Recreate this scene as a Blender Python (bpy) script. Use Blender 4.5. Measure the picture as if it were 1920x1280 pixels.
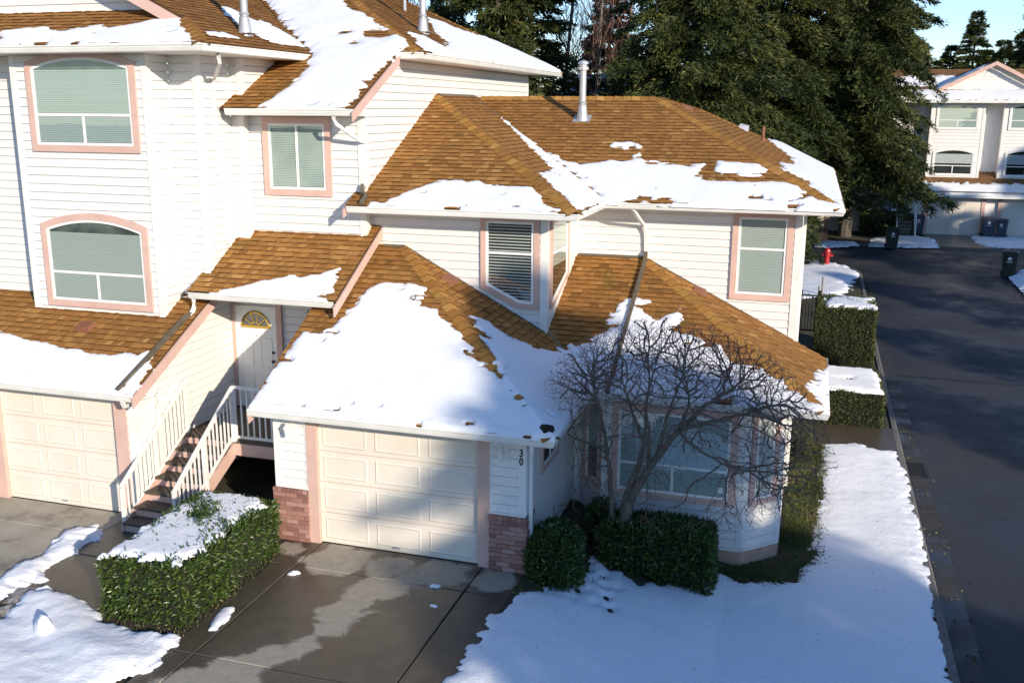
import bpy, math, random
import numpy as np
from mathutils import Vector, Matrix
random.seed(7); RNG = np.random.default_rng(7)
for o in list(bpy.data.objects): bpy.data.objects.remove(o)
SC = bpy.context.scene
COL = SC.collection

# ------------------------------------------------------------------ camera
PITCH, YAW, ROLL = 0.23375692, 0.29485555, 0.00572428
_f = Vector((-math.sin(YAW)*math.cos(PITCH), math.cos(YAW)*math.cos(PITCH), -math.sin(PITCH)))
_r = Vector((math.cos(YAW), math.sin(YAW), 0)); _u = _r.cross(_f)
_r2 = _r*math.cos(ROLL) + _u*math.sin(ROLL); _u2 = _u*math.cos(ROLL) - _r*math.sin(ROLL)
cam_d = bpy.data.cameras.new('camera'); cam = bpy.data.objects.new('camera', cam_d); COL.objects.link(cam)
M = Matrix((_r2, _u2, -_f)).transposed().to_4x4(); M.translation = Vector((7.35, -13.40, 7.0))
cam.matrix_world = M
cam_d.sensor_width = 36; cam_d.lens = 36*1831.76/1920; cam_d.clip_start = .1; cam_d.clip_end = 3000
SC.camera = cam
CAMP = np.array([7.35, -13.4, 7.0])
# ------------------------------------------------------------------ sky, sun, exposure
SUN_EL = math.radians(17.5); SUN_AZ = math.radians(49)        # the sun stands towards +X, -Y
sun_vec = Vector((math.sin(SUN_AZ)*math.cos(SUN_EL), -math.cos(SUN_AZ)*math.cos(SUN_EL), math.sin(SUN_EL)))
W = bpy.data.worlds.new('World'); SC.world = W; W.use_nodes = True
wn = W.node_tree.nodes; wl = W.node_tree.links
sky = wn.new('ShaderNodeTexSky'); sky.sky_type = 'NISHITA'; sky.sun_disc = False
sky.sun_elevation = SUN_EL; sky.sun_rotation = math.atan2(sun_vec.x, sun_vec.y)
sky.air_density = 1.0; sky.dust_density = .0; sky.ozone_density = 2.0
bgn = wn['Background']; bgn.inputs[1].default_value = .15
tint = wn.new('ShaderNodeMix'); tint.data_type = 'RGBA'; tint.blend_type = 'MULTIPLY'; tint.inputs[0].default_value = 1; tint.inputs[7].default_value = (.82, .93, 1.16, 1)
wl.new(sky.outputs[0], tint.inputs[6]); wl.new(tint.outputs[2], bgn.inputs[0])
sl = bpy.data.lights.new('sun', 'SUN'); sl.energy = 4.8; sl.angle = math.radians(.55); sl.color = (1, .88, .72)
so = bpy.data.objects.new('sun', sl); COL.objects.link(so); so.rotation_euler = sun_vec.to_track_quat('Z', 'Y').to_euler()
so.location = (40, -40, 40)
SC.view_settings.view_transform = 'Standard'; SC.view_settings.look = 'None'; SC.view_settings.gamma = 1
SC.view_settings.use_curve_mapping = False; SC.view_settings.exposure = .36
SC.render.engine = 'CYCLES'; SC.cycles.transparent_max_bounces = 12

# ------------------------------------------------------------------ materials
MATS = {}
class N:
    """small node helper"""
    def __init__(s, name):
        s.m = bpy.data.materials.new(name); s.m.use_nodes = True; s.t = s.m.node_tree; s.n = s.t.nodes; s.l = s.t.links
        s.b = s.n['Principled BSDF']; s.out = s.n['Material Output']; MATS[name] = s.m
    def add(s, typ, **kw):
        nd = s.n.new(typ)
        for k, v in kw.items():
            if k.startswith('i_'):
                key = k[2:]; key = int(key) if key.isdigit() else key.replace('_', ' ')
                if hasattr(v, 'is_linked') or isinstance(v, bpy.types.NodeSocket): s.l.new(v, nd.inputs[key])
                else: nd.inputs[key].default_value = v
            else: setattr(nd, k, v)
        return nd
    def noise(s, scale, detail=4, rough=.55, vec=None, dist=0):
        nd = s.add('ShaderNodeTexNoise'); nd.inputs['Scale'].default_value = scale; nd.inputs['Detail'].default_value = detail
        nd.inputs['Roughness'].default_value = rough; nd.inputs['Distortion'].default_value = dist
        s.l.new(vec if vec is not None else s.obj(), nd.inputs['Vector']); return nd.outputs['Fac']
    def obj(s):
        if not hasattr(s, '_g'): s._g = s.add('ShaderNodeNewGeometry').outputs['Position']
        return s._g
    def ramp(s, fac, stops):
        nd = s.add('ShaderNodeValToRGB'); el = nd.color_ramp.elements
        while len(el) < len(stops): el.new(.5)
        for e, (p, c) in zip(el, stops): e.position = p; e.color = (*c, 1) if len(c) == 3 else c
        s.l.new(fac, nd.inputs[0]); return nd.outputs[0]
    def mix(s, fac, a, b, typ='MIX'):
        nd = s.add('ShaderNodeMix'); nd.data_type = 'RGBA'; nd.blend_type = typ
        for i, v in ((0, fac), (6, a), (7, b)):
            if isinstance(v, bpy.types.NodeSocket): s.l.new(v, nd.inputs[i])
            else: nd.inputs[i].default_value = v if i == 0 else (*v, 1)
        return nd.outputs[2]
    def math(s, op, a, b=0):
        nd = s.add('ShaderNodeMath'); nd.operation = op
        for i, v in ((0, a), (1, b)):
            if isinstance(v, bpy.types.NodeSocket): s.l.new(v, nd.inputs[i])
            else: nd.inputs[i].default_value = v
        return nd.outputs[0]
    def set(s, color=None, rough=None, bump=None, bstr=.3, bdist=.01, spec=None, metal=None):
        for v, k in ((color, 'Base Color'), (rough, 'Roughness'), (spec, 'Specular IOR Level'), (metal, 'Metallic')):
            if v is None: continue
            if isinstance(v, bpy.types.NodeSocket): s.l.new(v, s.b.inputs[k])
            else: s.b.inputs[k].default_value = (*v, 1) if k == 'Base Color' else v
        if bump is not None:
            nd = s.add('ShaderNodeBump'); nd.inputs['Strength'].default_value = bstr; nd.inputs['Distance'].default_value = bdist
            s.l.new(bump, nd.inputs['Height']); s.l.new(nd.outputs[0], s.b.inputs['Normal'])
        return s.m
def attr(m, name): return m.add('ShaderNodeAttribute', attribute_name=name).outputs['Fac']

m = N('siding'); n1 = m.noise(.9, 5); n2 = m.noise(14, 3)
c = m.mix(m.math('MULTIPLY', m.math('SUBTRACT', n1, .35), .9), (.77, .745, .71), (.69, .665, .63))
mp = m.add('ShaderNodeMapping'); mp.inputs['Scale'].default_value = (7, 7, .35); m.l.new(m.obj(), mp.inputs[0]); st = m.noise(1.0, 5, .65, mp.outputs[0])
c = m.mix(m.ramp(st, [(.54, (0, 0, 0)), (.78, (.30, .30, .30))]), c, (.58, .54, .47))
m.set(m.mix(m.math('MULTIPLY', n2, .12), c, (.55, .52, .47)), .45, m.noise(60, 3), .06, .004)
m = N('trim_white'); m.set(m.ramp(m.noise(3, 5), [(.3, (.80, .78, .74)), (.75, (.68, .66, .62))]), .4, m.noise(40, 2), .04, .003)
m = N('gutter_white'); m.set(m.ramp(m.noise(2.2, 6), [(.3, (.80, .79, .75)), (.7, (.66, .65, .60))]), .32)
m = N('salmon'); m.set(m.ramp(m.noise(2.5, 5), [(.3, (.63, .425, .355)), (.75, (.53, .35, .29))]), .6, m.noise(50, 3), .08, .004)
m = N('foundation'); m.set(m.ramp(m.noise(5, 6), [(.3, (.50, .345, .26)), (.75, (.34, .23, .17))]), .8, m.noise(30, 4), .2, .006)
m = N('garage_cream'); m.set(m.ramp(m.noise(1.5, 5), [(.3, (.74, .68, .585)), (.75, (.66, .60, .51))]), .42)
m = N('door_white'); m.set((.80, .79, .76), .35)
m = N('soffit'); m.set(m.ramp(m.noise(2, 3), [(.3, (.72, .68, .62)), (.8, (.62, .58, .52))]), .6)
m = N('brick'); t = attr(m, 'tone'); nb = m.noise(38, 5, .7)
c = m.ramp(t, [(0, (.21, .095, .075)), (.4, (.30, .145, .115)), (.75, (.37, .195, .155)), (1, (.42, .26, .22))])
m.set(m.mix(m.ramp(nb, [(.60, (0, 0, 0)), (.68, (.8, .8, .8))]), c, (.48, .35, .30)), .85, nb, .5, .008)
m = N('mortar'); m.set(m.ramp(m.noise(30, 4), [(.3, (.27, .19, .165)), (.7, (.20, .14, .12))]), .9)
# shingles: tone per tab
m = N('shingle'); t = attr(m, 'tone'); grit = m.noise(170, 3, .7); big = m.noise(.55, 4, .6); moss = m.noise(1.3, 6, .65)
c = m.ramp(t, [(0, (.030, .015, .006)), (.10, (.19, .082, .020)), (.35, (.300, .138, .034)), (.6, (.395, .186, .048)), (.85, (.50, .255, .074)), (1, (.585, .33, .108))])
c = m.mix(m.ramp(big, [(.45, (0, 0, 0)), (.75, (.38, .38, .38))]), c, (.15, .068, .020))
c = m.mix(m.ramp(moss, [(.56, (0, 0, 0)), (.72, (.6, .6, .6))]), c, (.10, .085, .020))
c = m.mix(m.math('MULTIPLY', grit, .45), c, (.09, .04, .016))
m.set(c, .9, grit, .5, .004, spec=.2)
m = N('ridge_shingle'); t = attr(m, 'tone'); grit = m.noise(150, 3, .7); moss = m.noise(2.0, 6, .65)
c = m.ramp(t, [(0, (.035, .018, .007)), (.15, (.33, .155, .036)), (.5, (.45, .215, .050)), (1, (.55, .30, .085))])
c = m.mix(m.ramp(moss, [(.5, (0, 0, 0)), (.7, (.7, .7, .7))]), c, (.16, .125, .028))
m.set(m.mix(m.math('MULTIPLY', grit, .4), c, (.10, .045, .015)), .9, grit, .5, .004, spec=.2)
m = N('roof_felt'); m.set((.05, .03, .018), .95)
m = N('snow'); a = m.noise(3.5, 6, .6); bb = m.noise(42, 3, .6)
m.set((.79, .805, .825), .6, m.math('ADD', m.math('MULTIPLY', a, .8), m.math('MULTIPLY', bb, .22)), .35, .04, spec=.25)
m.b.inputs['Subsurface Weight'].default_value = .15; m.b.inputs['Subsurface Radius'].default_value = (.03, .035, .04)
m = N('ground_snow'); a = m.noise(1.6, 7, .62); bb = m.noise(26, 4, .65)
dirt = m.ramp(m.noise(9, 5, .7), [(.70, (0, 0, 0)), (.80, (.30, .30, .30))])
m.set(m.mix(dirt, (.81, .83, .855), (.55, .52, .46)), .6, m.math('ADD', a, m.math('MULTIPLY', bb, .34)), .55, .07, spec=.25)
m.b.inputs['Subsurface Weight'].default_value = .15; m.b.inputs['Subsurface Radius'].default_value = (.03, .035, .04)
m = N('slush'); m.set(m.ramp(m.noise(6, 6, .7), [(.35, (.10, .08, .06)), (.55, (.30, .27, .24)), (.7, (.7, .69, .68))]), .5, m.noise(18, 4), .6, .03)
# concrete with wet and dry stains
def blob(m, pts, r, wob=.35):
    """dry patch: distance to a chain of discs in the ground plane, edge roughened by noise"""
    sep = m.add('ShaderNodeSeparateXYZ'); m.l.new(m.obj(), sep.inputs[0]); acc = None
    nz = m.math('MULTIPLY', m.math('SUBTRACT', m.noise(2.3, 7, .62, None, .6), .5), wob*3.4)
    for (x, y, rr) in pts:
        dx = m.math('SUBTRACT', sep.outputs[0], x); dy = m.math('SUBTRACT', sep.outputs[1], y)
        d = m.math('SQRT', m.math('ADD', m.math('MULTIPLY', dx, dx), m.math('MULTIPLY', dy, dy)))
        d = m.math('SUBTRACT', d, rr*r); acc = d if acc is None else m.math('MINIMUM', acc, d)
    d = m.math('ADD', acc, nz)
    return m.ramp(m.math('ADD', m.math('MULTIPLY', d, -2.2), .5), [(.40, (0, 0, 0)), (.60, (1, 1, 1))])
m = N('concrete_wet'); agg = m.noise(75, 4, .75); mid = m.noise(3.2, 6, .65)
wet = m.ramp(mid, [(.3, (.050, .041, .030)), (.7, (.088, .073, .053))]); wet = m.mix(m.ramp(agg, [(.62, (0, 0, 0)), (.75, (.45, .45, .45))]), wet, (.16, .145, .12))
dry = m.ramp(m.noise(7, 6, .7), [(.3, (.26, .235, .185)), (.7, (.36, .32, .25))])
patch = blob(m, [(1.55, -1.2, .42), (1.45, -1.65, .34), (1.35, -2.0, .32), (1.45, -2.45, .28), (1.3, -2.9, .27), (.95, -3.3, .25), (.75, -3.75, .42), (.4, -4.3, .5), (.55, -.5, .55), (1.4, -.45, .4), (2.3, -.4, .45), (1.9, -.75, .3), (3.1, -.4, .35), (-.35, -.35, .2)], 1.0, .22)
m.set(m.mix(patch, wet, dry), m.ramp(patch, [(0, (.32, .32, .32)), (1, (.85, .85, .85))]), agg, .35, .004)
m = N('concrete_dry'); agg = m.noise(60, 4, .7); mid = m.noise(1.1, 6, .65)
c = m.ramp(mid, [(.34, (.17, .148, .112)), (.46, (.36, .32, .25)), (.7, (.46, .41, .32))])
m.set(m.mix(m.math('MULTIPLY', agg, .3), c, (.20, .18, .145)), .8, agg, .25, .004)
m = N('asphalt'); agg = m.noise(120, 3, .8); mid = m.noise(.35, 6, .65)
c = m.ramp(mid, [(.3, (.020, .022, .027)), (.65, (.030, .032, .038)), (.85, (.044, .045, .050))])
m.set(m.mix(m.ramp(agg, [(.6, (0, 0, 0)), (.8, (.4, .4, .4))]), c, (.075, .078, .085)), m.ramp(m.noise(.5, 5, .7), [(.35, (.42, .42, .42)), (.6, (.78, .78, .78))]), agg, .4, .004)
m = N('road_seam'); m.set((.012, .012, .014), .6)
m = N('gutter_pan'); agg = m.noise(70, 4, .7)
m.set(m.ramp(m.noise(1.3, 6, .7), [(.35, (.022, .021, .020)), (.6, (.042, .039, .035)), (.8, (.070, .064, .056))]), m.ramp(m.noise(1.1, 4), [(.38, (.30, .30, .30)), (.55, (.75, .75, .75))]), agg, .25, .003)
m = N('kerb'); m.set(m.ramp(m.noise(6, 6, .7), [(.3, (.08, .075, .068)), (.7, (.19, .18, .16))]), .8, m.noise(50, 4), .3, .004)
m = N('earth'); m.set(m.ramp(m.noise(5, 8, .7), [(.3, (.028, .022, .014)), (.5, (.055, .042, .024)), (.62, (.045, .060, .018)), (.8, (.075, .062, .035))]), .95, m.noise(30, 6, .7), .8, .03)
m = N('soil'); m.set(m.ramp(m.noise(20, 6, .7), [(.3, (.020, .015, .010)), (.6, (.06, .042, .025)), (.8, (.11, .075, .04))]), .95, m.noise(60, 4), .7, .02)
m = N('grass'); t = attr(m, 'tone'); m.set(m.ramp(t, [(0, (.030, .040, .010)), (.45, (.065, .090, .018)), (.8, (.10, .125, .028)), (1, (.17, .13, .06))]), .8)
m = N('laurel'); t = attr(m, 'tone'); m.set(m.ramp(t, [(0, (.018, .035, .010)), (.5, (.040, .075, .014)), (.85, (.075, .115, .020)), (1, (.13, .15, .035))]), .38, spec=.5)
m = N('boxwood'); t = attr(m, 'tone'); m.set(m.ramp(t, [(0, (.018, .030, .006)), (.5, (.045, .062, .010)), (.9, (.080, .095, .016)), (1, (.12, .10, .03))]), .65)
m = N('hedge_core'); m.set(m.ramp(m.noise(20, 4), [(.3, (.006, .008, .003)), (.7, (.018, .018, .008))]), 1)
m = N('needles'); t = attr(m, 'tone'); m.set(m.ramp(t, [(0, (.012, .022, .006)), (.4, (.034, .050, .011)), (.75, (.074, .088, .020)), (1, (.15, .13, .038))]), .6, spec=.3)
m = N('bark'); m.set(m.ramp(m.noise(9, 7, .75), [(.3, (.050, .040, .032)), (.55, (.11, .092, .075)), (.75, (.17, .155, .12))]), .9, m.noise(30, 5, .7), .7, .02)
m = N('maple_bark'); m.set(m.ramp(m.noise(14, 6, .7), [(.3, (.075, .060, .045)), (.5, (.135, .112, .085)), (.7, (.19, .175, .125))]), .85, m.noise(60, 4), .5, .006)
m = N('twig'); m.set(m.ramp(m.noise(6, 4), [(.3, (.125, .064, .048)), (.7, (.19, .105, .076))]), .8)
m = N('grey_bark'); m.set(m.ramp(m.noise(5, 5), [(.3, (.12, .105, .09)), (.7, (.22, .20, .175))]), .9)
m = N('blind'); m.set((.42, .445, .415), .6)
m = N('blind_cool'); m.set((.40, .455, .44), .55)
m = N('blind_white'); m.set((.60, .59, .565), .5)
m = N('shade_dark'); m.set((.012, .013, .014), .9)  # near-black colour standing in for unlit depth behind glass and grate
m = N('shade_soft'); m.set(m.ramp(m.noise(3, 3), [(.35, (.05, .06, .055)), (.7, (.16, .18, .16))]), .9)  # dim mottled colour standing in for a half-lit interior
m = N('curtain'); m.set(m.ramp(m.noise(2, 2), [(.3, (.40, .45, .42)), (.7, (.52, .56, .51))]), .8)
m = N('vinyl_frame'); m.set((.82, .81, .78), .35)
m = N('brass'); m.set((.62, .40, .08), .3, metal=.9)
m = N('dark_metal'); m.set((.03, .028, .026), .4, metal=.6)
m = N('brown_metal'); m.set(m.ramp(m.noise(6, 5), [(.3, (.085, .070, .050)), (.7, (.14, .115, .08))]), .45)
m = N('galvanised'); m.set(m.ramp(m.noise(5, 4), [(.3, (.42, .43, .44)), (.7, (.54, .55, .56))]), .42, metal=.45)
m = N('vent_brown'); m.set((.20, .075, .035), .6)
m = N('pvc_grey'); m.set((.32, .32, .33), .5)
m = N('light_glass'); m.set((.75, .74, .70), .15)
m = N('wood_step'); m.set(m.ramp(m.noise(14, 6, .7), [(.3, (.055, .042, .030)), (.6, (.11, .085, .062)), (.8, (.16, .13, .10))]), .8, m.noise(40, 4), .4, .006)
m = N('red_paint'); m.set(m.ramp(m.noise(8, 4), [(.3, (.42, .018, .020)), (.7, (.30, .012, .014))]), .4)
m = N('bin_green'); m.set((.010, .022, .014), .5)
m = N('bin_blue'); m.set((.035, .048, .070), .5)
m = N('white_print'); m.set((.75, .75, .75), .6)
m = N('black_print'); m.set((.015, .015, .015), .5)
m = N('rubber'); m.set((.02, .02, .02), .8)
m = N('far_roof'); m.set(m.ramp(m.noise(2, 6), [(.3, (.11, .055, .02)), (.7, (.22, .11, .04))]), .9)
m = N('moss_clump'); m.set((.018, .012, .006), 1, m.noise(40, 4), 1, .03)
m = N('snow_dirty_top'); m.set((.86, .88, .90), .6)
g = N('glass')
tr = g.add('ShaderNodeBsdfTransparent'); tr.inputs[0].default_value = (.93, .985, .97, 1)
gl = g.add('ShaderNodeBsdfGlossy'); gl.inputs['Roughness'].default_value = .015; gl.inputs[0].default_value = (.95, 1, 1, 1)
lw_ = g.add('ShaderNodeLayerWeight'); lw_.inputs[0].default_value = .5
refl = g.math('ADD', g.math('MULTIPLY', g.math('POWER', lw_.outputs['Facing'], 4), .9), .15)
nz = g.noise(1.3, 2); bmp = g.add('ShaderNodeBump'); bmp.inputs['Strength'].default_value = .02; bmp.inputs['Distance'].default_value = .05
g.l.new(nz, bmp.inputs['Height']); g.l.new(bmp.outputs[0], gl.inputs['Normal'])
ms = g.add('ShaderNodeMixShader'); g.l.new(refl, ms.inputs[0]); g.l.new(tr.outputs[0], ms.inputs[1]); g.l.new(gl.outputs[0], ms.inputs[2])
g.l.new(ms.outputs[0], g.out.inputs[0])

# ------------------------------------------------------------------ object helpers
def tag(o, label=None, cat=None, group=None, kind=None):
    if label: o['label'] = label
    if cat: o['category'] = cat
    if group: o['group'] = group
    if kind: o['kind'] = kind
    return o
def empty(name, loc=(0, 0, 0), rz=0):
    o = bpy.data.objects.new(name, None); COL.objects.link(o); o.location = loc; o.rotation_euler = (0, 0, rz); o.empty_display_size = .2; return o
def link(name, me, parent=None):
    o = bpy.data.objects.new(name, me); COL.objects.link(o)
    if parent is not None: o.parent = parent
    return o
def mk(name, V, Fc, mat, parent=None, smooth=False, tone=None):
    me = bpy.data.meshes.new(name)
    me.from_pydata([tuple(v) for v in V], [], [tuple(f) for f in Fc])
    if mat: me.materials.append(MATS[mat])
    if smooth: me.polygons.foreach_set('use_smooth', [True]*len(me.polygons))
    if tone is not None:
        at = me.attributes.new('tone', 'FLOAT', 'FACE'); at.data.foreach_set('value', np.asarray(tone, dtype=np.float32))
    me.update()
    return link(name, me, parent)
class MB:
    def __init__(s): s.V = []; s.F = []; s.T = []
    def add(s, V, Fc, tone=0.):
        b = len(s.V); s.V += [tuple(v) for v in V]; s.F += [tuple(b+i for i in f) for f in Fc]; s.T += [tone]*len(Fc); return s
    def box(s, x0, x1, y0, y1, z0, z1):
        V = [(x, y, z) for x in (x0, x1) for y in (y0, y1) for z in (z0, z1)]
        return s.add(V, [(0, 1, 3, 2), (4, 6, 7, 5), (0, 4, 5, 1), (2, 3, 7, 6), (0, 2, 6, 4), (1, 5, 7, 3)])
    def bar(s, p, q, w, h, up=(0, 0, 1)):
        """rectangular bar from p to q, w across, h along up"""
        p, q, up = Vector(p), Vector(q), Vector(up); d = (q-p).normalized(); sd = d.cross(up).normalized(); u = sd.cross(d).normalized()
        V = []
        for e in (p, q):
            for a, b in ((-1, -1), (1, -1), (1, 1), (-1, 1)): V.append(e + sd*a*w/2 + u*b*h/2)
        return s.add(V, [(0, 1, 2, 3), (7, 6, 5, 4), (0, 4, 5, 1), (1, 5, 6, 2), (2, 6, 7, 3), (3, 7, 4, 0)])
    def tube(s, pts, radii, n=8, caps=True, sq=False):
        pts = [Vector(p) for p in pts]; rings = []
        if not isinstance(radii, (list, tuple)): radii = [radii]*len(pts)
        for i, p in enumerate(pts):
            d = (pts[min(i+1, len(pts)-1)] - pts[max(i-1, 0)]).normalized()
            ref = Vector((0, 0, 1)) if abs(d.z) < .95 else Vector((1, 0, 0))
            a = d.cross(ref).normalized(); b = a.cross(d).normalized()
            off = math.pi/4 if sq else 0
            rings.append([p + (a*math.cos(off+2*math.pi*k/n) + b*math.sin(off+2*math.pi*k/n))*radii[i] for k in range(n)])
        V = [v for r in rings for v in r]; Fc = []
        for i in range(len(rings)-1):
            for k in range(n): Fc.append((i*n+k, i*n+(k+1) % n, (i+1)*n+(k+1) % n, (i+1)*n+k))
        if caps: Fc.append(tuple(range(n-1, -1, -1))); Fc.append(tuple((len(rings)-1)*n+k for k in range(n)))
        return s.add(V, Fc)
    def lathe(s, c, prof, n=16):
        V = []; Fc = []
        for r, z in prof:
            for k in range(n): V.append((c[0]+r*math.cos(2*math.pi*k/n), c[1]+r*math.sin(2*math.pi*k/n), c[2]+z))
        for i in range(len(prof)-1):
            for k in range(n): Fc.append((i*n+k, i*n+(k+1) % n, (i+1)*n+(k+1) % n, (i+1)*n+k))
        Fc.append(tuple(range(n-1, -1, -1))); Fc.append(tuple((len(prof)-1)*n+k for k in range(n)))
        return s.add(V, Fc)
    def build(s, name, mat, parent=None, smooth=False, tone=False): return mk(name, s.V, s.F, mat, parent, smooth, s.T if tone else None)
def copy_tree(o, parent=None):
    c = o.copy(); COL.objects.link(c); c.parent = parent
    for ch in o.children: copy_tree(ch, c)
    return c

# ---- 2D polygon helpers
def clip(poly, a, b, c):
    """keep the side a*x+b*y<=c of a polygon"""
    out = []
    for i in range(len(poly)):
        p, q = poly[i], poly[(i+1) % len(poly)]; dp = a*p[0]+b*p[1]-c; dq = a*q[0]+b*q[1]-c
        if dp <= 0: out.append(p)
        if (dp < 0 < dq) or (dq < 0 < dp):
            t = dp/(dp-dq); out.append((p[0]+t*(q[0]-p[0]), p[1]+t*(q[1]-p[1])))
    return out
def area(poly): return .5*sum(poly[i][0]*poly[(i+1) % len(poly)][1]-poly[(i+1) % len(poly)][0]*poly[i][1] for i in range(len(poly)))
def ccw(poly): return list(poly) if area(poly) > 0 else list(poly)[::-1]
def inset(poly, t):
    """offset of a convex counter-clockwise polygon"""
    P = ccw(poly); n = len(P); L = []
    for i in range(n):
        x0, y0 = P[i]; x1, y1 = P[(i+1) % n]; dx, dy = x1-x0, y1-y0; l = math.hypot(dx, dy); L.append((-dy/l, dx/l, (-dy*x0+dx*y0)/l + t))
    out = []
    for i in range(n):
        a1, b1, c1 = L[i-1]; a2, b2, c2 = L[i]; D = a1*b2-a2*b1
        if abs(D) < 1e-6: x0, y0 = P[i]; out.append((x0+a2*t, y0+b2*t))
        else: out.append(((c1*b2-c2*b1)/D, (a1*c2-a2*c1)/D))
    return out
def inside_np(poly, X, Y):
    r = np.zeros(X.shape, bool); n = len(poly)
    for i in range(n):
        x0, y0 = poly[i]; x1, y1 = poly[(i+1) % n]
        c = ((y0 > Y) != (y1 > Y)); xx = (x1-x0)*(Y-y0)/((y1-y0) if y1 != y0 else 1e-9)+x0
        r ^= c & (X < xx)
    return r
def sdist_np(poly, X, Y):
    """signed distance, positive inside"""
    d = np.full(X.shape, 1e9); n = len(poly)
    for i in range(n):
        x0, y0 = poly[i]; x1, y1 = poly[(i+1) % n]; dx, dy = x1-x0, y1-y0; L2 = dx*dx+dy*dy+1e-12
        t = np.clip(((X-x0)*dx+(Y-y0)*dy)/L2, 0, 1); d = np.minimum(d, np.hypot(X-x0-t*dx, Y-y0-t*dy))
    return np.where(inside_np(poly, X, Y), d, -d)
_perm = RNG.random((256, 256))
def vnoise(X, Y, s, seed=0):
    x = X/s + seed*17.3; y = Y/s + seed*9.7; xi = np.floor(x).astype(int); yi = np.floor(y).astype(int); fx = x-xi; fy = y-yi
    fx = fx*fx*(3-2*fx); fy = fy*fy*(3-2*fy); g = lambda a, b: _perm[a % 256, b % 256]
    return (g(xi, yi)*(1-fx)+g(xi+1, yi)*fx)*(1-fy)+(g(xi, yi+1)*(1-fx)+g(xi+1, yi+1)*fx)*fy
def fbm(X, Y, s, o=4, seed=0):
    v = 0; a = .5
    for k in range(o): v = v + a*(vnoise(X, Y, s/2**k, seed+k)-.5); a *= .5
    return v
# ------------------------------------------------------------------ ground height (metres): level drive, lawn falling to the street
def sstep(a, b, t): return np.clip((t-a)/(b-a), 0, 1)
def gz(x, y): return -.6*sstep(3.5, 6.5, np.asarray(x, float))*(1-sstep(18, 42, np.asarray(y, float)))
# ---- roof planes: axis, eave coordinate, rim height, pitch
PL = dict(
 A=('Y', -.49, 2.35, .535), A2=('X', 4.08, 2.35, .535), H1=('Y', 2.24, 2.31, .5), H2=('X', 7.88, 2.31, .5),
 F1=('Y', 2.75, 5.26, .49), F2=('X', 3.6, 5.26, .49), F3=('Y', 5.15, 5.26, .49), F4=('X', 7.95, 5.26, .49),
 B=('Y', -.45, 2.35, .5), N=('Y', 1.5, 3.74, .55), D1=('Y', .9, 8.0, .5), D2=('X', -2.25, 8.0, .5), E=('Y', 2.5, 6.97, .5), G=('X', .05, 8.03, .5))
def pz(pl, x, y):
    ax, c, z0, p = PL[pl]
    return z0 + p*((y-c) if ax == 'Y' else (c-x))
SNOW = {}
SNOW['A'] = [(-0.94,-0.53),(-0.94,-0.35),(-0.95,-0.07),(-0.95,0.48),(-0.85,0.88),(-0.81,1.16),(-0.52,1.25),(-0.36,1.42),(-0.26,1.64),(-0.23,1.87),(-0.18,2.15),(-0.07,2.3),(0.06,2.4),(0.17,2.48),(0.53,2.47),(0.71,2.55),(0.92,2.38),(1.09,2.21),(1.26,2.0),(1.43,1.91),(1.63,1.69),(1.77,1.57),(2.02,1.41),(2.16,1.2),(2.35,1.02),(2.46,0.87),(2.65,0.86),(4.3,-0.6)]
SNOW['A2'] = [(2.68,0.75),(2.59,1.14),(2.26,1.46),(2.03,1.84),(1.85,2.02),(1.98,2.26),(2.16,2.38),(2.31,2.28),(2.55,2.26),(2.87,2.54),(2.95,2.48),(3.28,2.99),(3.34,3.46)]
SNOW['H1'] = [(3.04,3.15),(3.45,3.24),(3.69,3.52),(3.88,3.76),(4.01,3.88),(3.82,3.95),(3.85,4.18),(3.99,4.42),(4.14,4.59),(4.26,4.64),(4.59,4.59),(4.56,4.4),(4.55,4.26),(4.8,4.11),(4.91,4.16),(5.07,4.31),(5.17,4.48),(5.25,4.4),(5.17,4.23),(5.3,4.18),(5.18,3.99),(5.11,3.9),(5.33,3.81),(5.78,3.73),(6.1,3.52),(6.27,3.25),(6.64,3.18),(7.03,2.99),(7.26,2.72),(7.51,2.53),(7.67,2.41),(7.8,2.25)]
SNOW['H2'] = [(7.44,3.06),(7.61,3.75),(7.6,4.38),(7.78,4.73),(7.97,5.98),(8.08,6.89),(7.91,2.33),(7.83,2.34),(7.64,2.75)]
SNOW['F1'] = [(-0.3,2.72),(-0.0,2.96),(0.26,3.21),(0.49,3.45),(0.68,3.6),(0.94,3.68),(1.42,3.7),(1.57,3.61),(1.83,3.55),(2.12,3.5),(2.53,3.57),(2.74,3.37),(2.88,3.12),(3.08,2.95),(3.32,2.75)]
SNOW['F2'] = [(0.45,8.24),(0.93,7.63),(1.54,6.69),(1.99,6.05),(2.42,5.45),(2.45,4.4),(2.77,3.97),(3.01,3.65),(3.24,3.34),(3.56,2.81)]
SNOW['F3a'] = [(0.49,8.26),(0.82,7.99),(1.34,7.38),(1.71,7.06),(2.22,6.72),(2.38,6.59),(2.77,6.45),(3.11,6.5),(3.34,6.63),(3.61,6.56),(3.93,6.69),(4.28,6.62),(4.63,6.56)]
SNOW['F3b'] = [(4.51,6.59),(4.77,6.53),(4.98,6.5),(5.3,6.59),(5.28,6.36),(5.19,6.14),(5.41,6.0),(5.77,5.95),(6.08,6.0),(6.36,5.98),(6.93,5.97),(7.17,5.77),(7.51,5.46),(7.74,5.24),(7.92,5.06)]
SNOW['F3c'] = [(5.45,6.37),(5.49,6.67),(5.78,6.61),(5.94,6.65),(6.3,6.59),(6.52,6.34),(6.38,6.15),(6.15,6.07),(5.87,6.2),(5.63,6.19)]
SNOW['F3d'] = [(3.23,7.1),(3.25,7.31),(3.57,7.28),(3.87,7.29),(3.92,7.1),(3.74,7.04),(3.58,7.01)]
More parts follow.
